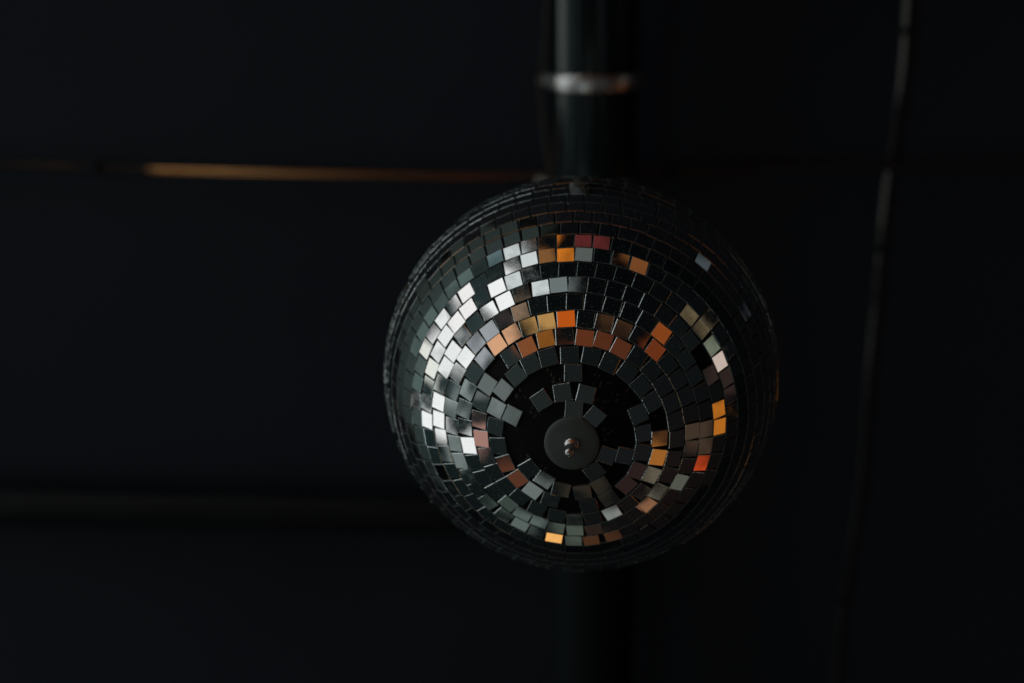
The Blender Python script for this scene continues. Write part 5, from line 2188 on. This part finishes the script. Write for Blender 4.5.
# ---------------------------------------------------------------- cord tucked along the big pipe
wr = thing("brown_cord", W((-0.0752, -0.0725, 0.505)), "thin dark cord hanging along the left edge of the thick pipe", "cord")
bm = bmesh.new()
tube(bm, spline([W(v) for v in ((-0.1502, -0.3542, 0.505), (-0.1012, -0.182, 0.505), (-0.0868, -0.1285, 0.505), (-0.0780, -0.089, 0.505), (-0.0765, -0.0725, 0.503), (-0.0680, -0.0489, 0.505), (-0.0545, -0.0174, 0.500), (-0.0440, 0.0044, 0.496), (-0.034, 0.021, 0.493))], 8), 0.0016, 12)
put("cord_sheath", bm, M_CORD, wr)

# ---------------------------------------------------------------- suspension wire (rises from the ball's top to the pipe)
sr = thing("suspension_wire", W((0, 0, 0.112)), "steel wire holding the mirror ball under the thick pipe", "wire")
bm = bmesh.new(); tube(bm, [W((0, 0, 0.118)), W((0, 0.0005, 0.30)), W((0, 0, 0.4905))], 0.0008, 8); put("wire_strand", bm, M_STEEL, sr)
bm = bmesh.new()
ring = [W((0.006 * math.cos(a), 0, 0.1155 + 0.006 * math.sin(a))) for a in [2 * math.pi * k / 24 for k in range(25)]]
tube(bm, ring, 0.0009, 8); put("wire_loop", bm, M_STEEL, sr)

# ---------------------------------------------------------------- the mirror ball
ball = thing("mirror_ball", BALL_C, "mirrored disco ball with missing tiles round its bottom cap, hanging below the thick pipe", "disco ball")
BR = 0.1
E1 = Vector((-0.2918, -0.9565, 0)); E2 = Vector((0.9565, -0.2918, 0)); POLE = Vector((0, 0, -1))
rng = random.Random(11)

def ballframe(th, ph):
    t, f = R_(th), R_(ph)
    rad = E1 * math.cos(f) + E2 * math.sin(f)
    n = POLE * math.cos(t) + rad * math.sin(t)
    tt = POLE * -math.sin(t) + rad * math.cos(t)
    tf = E1 * -math.sin(f) + E2 * math.cos(f)
    return n, tt, tf

HU, HV, THK = 0.00393, 0.00403, 0.0014

def add_tile(bm, th, ph, tu, tv, yaw):
    n, tt, tf = ballframe(th, ph)
    m = (n + tt * math.tan(R_(tu)) + tf * math.tan(R_(tv))).normalized()
    u = (tt - m * tt.dot(m)).normalized(); v = m.cross(u)
    if v.dot(tf) < 0: v = -v
    y = R_(yaw); u, v = u * math.cos(y) + v * math.sin(y), v * math.cos(y) - u * math.sin(y)
    c = n * BR
    hu = HU * rng.uniform(0.975, 1.01); hv = HV * rng.uniform(0.965, 1.01); ch = 0.00022
    cor = [(-1, -1), (1, -1), (1, 1), (-1, 1)]
    # corners are never cut perfectly square
    jit = [(rng.uniform(-1, 1) * 0.00011, rng.uniform(-1, 1) * 0.00011) for _ in cor]
    def ringv(ins, dep):
        return [bm.verts.new(c + u * ((hu - ins) * a + j[0]) + v * ((hv - ins) * b + j[1]) - m * dep) for (a, b), j in zip(cor, jit)]
    r0, r1, r2 = ringv(ch, 0), ringv(0, ch * 0.8), ringv(0, THK)
    f = bm.faces.new(r0); f.material_index = 0
    if f.normal.dot(m) < 0: pass
    for A, B in ((r0, r1), (r1, r2)):
        for k in range(4):
            g = bm.faces.new((A[k], A[(k + 1) % 4], B[(k + 1) % 4], B[k])); g.material_index = 1
    bm.faces.new(r2).material_index = 1
    if rng.random() < 0.06:      # a chipped corner catches the light
        a, b = rng.choice(cor)
        q = c + u * (hu * 0.97 * a) + v * (hv * 0.97 * b) + m * 0.00005
        s = rng.uniform(0.0002, 0.00042)
        vs = [bm.verts.new(q + u * s * i + v * s * j + m * s * 0.5 * k) for i, j, k in ((1, 0, 0), (0, 1, 0), (-1, 0, 0), (0, -1, 0), (0, 0, 1))]
        for k in range(4):
            bm.faces.new((vs[k], vs[(k + 1) % 4], vs[4])).material_index = 1

bulk = bmesh.new()
for line in TILES.strip().split('\n'):
    a = line.split()
    th, ph, tu, tv, yaw = map(float, a[:5])
    if a[5] == '1':
        bm = bmesh.new(); add_tile(bm, th, ph, tu, tv, yaw)
        o = link("mirror_tile", bm, [M_MIRROR, M_EDGE]); o.parent = ball
    else:
        add_tile(bulk, th, ph, tu, tv, yaw)
o = link("mirror_tiles", bulk, [M_MIRROR, M_EDGE]); o.parent = ball; o['kind'] = 'stuff'

bm = bmesh.new()
bmesh.ops.create_uvsphere(bm, u_segments=128, v_segments=64, radius=BR - 0.00115)
o = link("ball_core", bm, M_CORE, smooth=True); o.parent = ball

# smears of dried glue where tiles have fallen off
bm = bmesh.new()
for th, ph in GLUE:
    for _ in range(rng.randint(5, 10)):
        t2 = th + rng.gauss(0, 1.1); p2 = ph + rng.gauss(0, 1.1) / math.sin(R_(th))
        n, tt, tf = ballframe(t2, p2)
        s = rng.uniform(0.0003, 0.0011)
        c = n * (BR - 0.00120); K = 7
        top = bm.verts.new(c + n * s * 0.45)
        e = rng.uniform(0.5, 1); w0 = rng.uniform(0, 6)
        ring = [bm.verts.new(c + (tt * math.cos(w0 + 2 * math.pi * k / K) + tf * math.sin(w0 + 2 * math.pi * k / K) * e) * s * rng.uniform(0.6, 1.2)) for k in range(K)]
        for k in range(K): bm.faces.new((ring[k], ring[(k + 1) % K], top)).smooth = True
o = link("glue_residue", bm, M_GLUE); o.parent = ball

# bottom cap with the end of the centre rod; the same cap with an eye on top
def cap(sign):
    A = Vector((0, 0, -sign))
    bm = bmesh.new()
    lathe(bm, [(0, 0.0016), (0.0030, 0.0016), (0.0100, 0.0013), (0.0119, 0.0010), (0.0123, 0.0006), (0.0124, -0.0010), (0, -0.0010)], A * BR, A, 96)
    o = link("end_cap", bm, M_CAP); o.parent = ball
    return o
c1 = cap(1); c2 = cap(-1)
bm = bmesh.new(); A = Vector((0, 0, -1)); O = A * (BR + 0.0012)
lathe(bm, [(0.0000, 0.0000), (0.0034, 0.0000), (0.0036, 0.0007), (0.0031, 0.0016), (0.0022, 0.0020), (0.0020, 0.0024), (0.0023, 0.0031), (0.0020, 0.0039), (0.0023, 0.0047), (0.0020, 0.0056), (0.0023, 0.0065), (0.0020, 0.0074), (0.0012, 0.0084), (0.0000, 0.0086)], O - A * 0.0004, A + Vector((-0.06, 0.26, 0)), 24)
o = link("rod_end", bm, M_STEEL); o.parent = c1
bm = bmesh.new()
lathe(bm, [(0, 0), (0.0035, 0), (0.0035, 0.003), (0.0015, 0.004), (0.0015, 0.0085), (0, 0.0085)], Vector((0, 0, BR + 0.0012)), (0, 0, 1), 24)
ring = [Vector((0, 0.0045 * math.cos(a), BR + 0.0135 + 0.0045 * math.sin(a))) for a in [2 * math.pi * k / 24 for k in range(25)]]
tube(bm, ring, 0.0011, 10)
o = link("hanging_eye", bm, M_STEEL); o.parent = c2
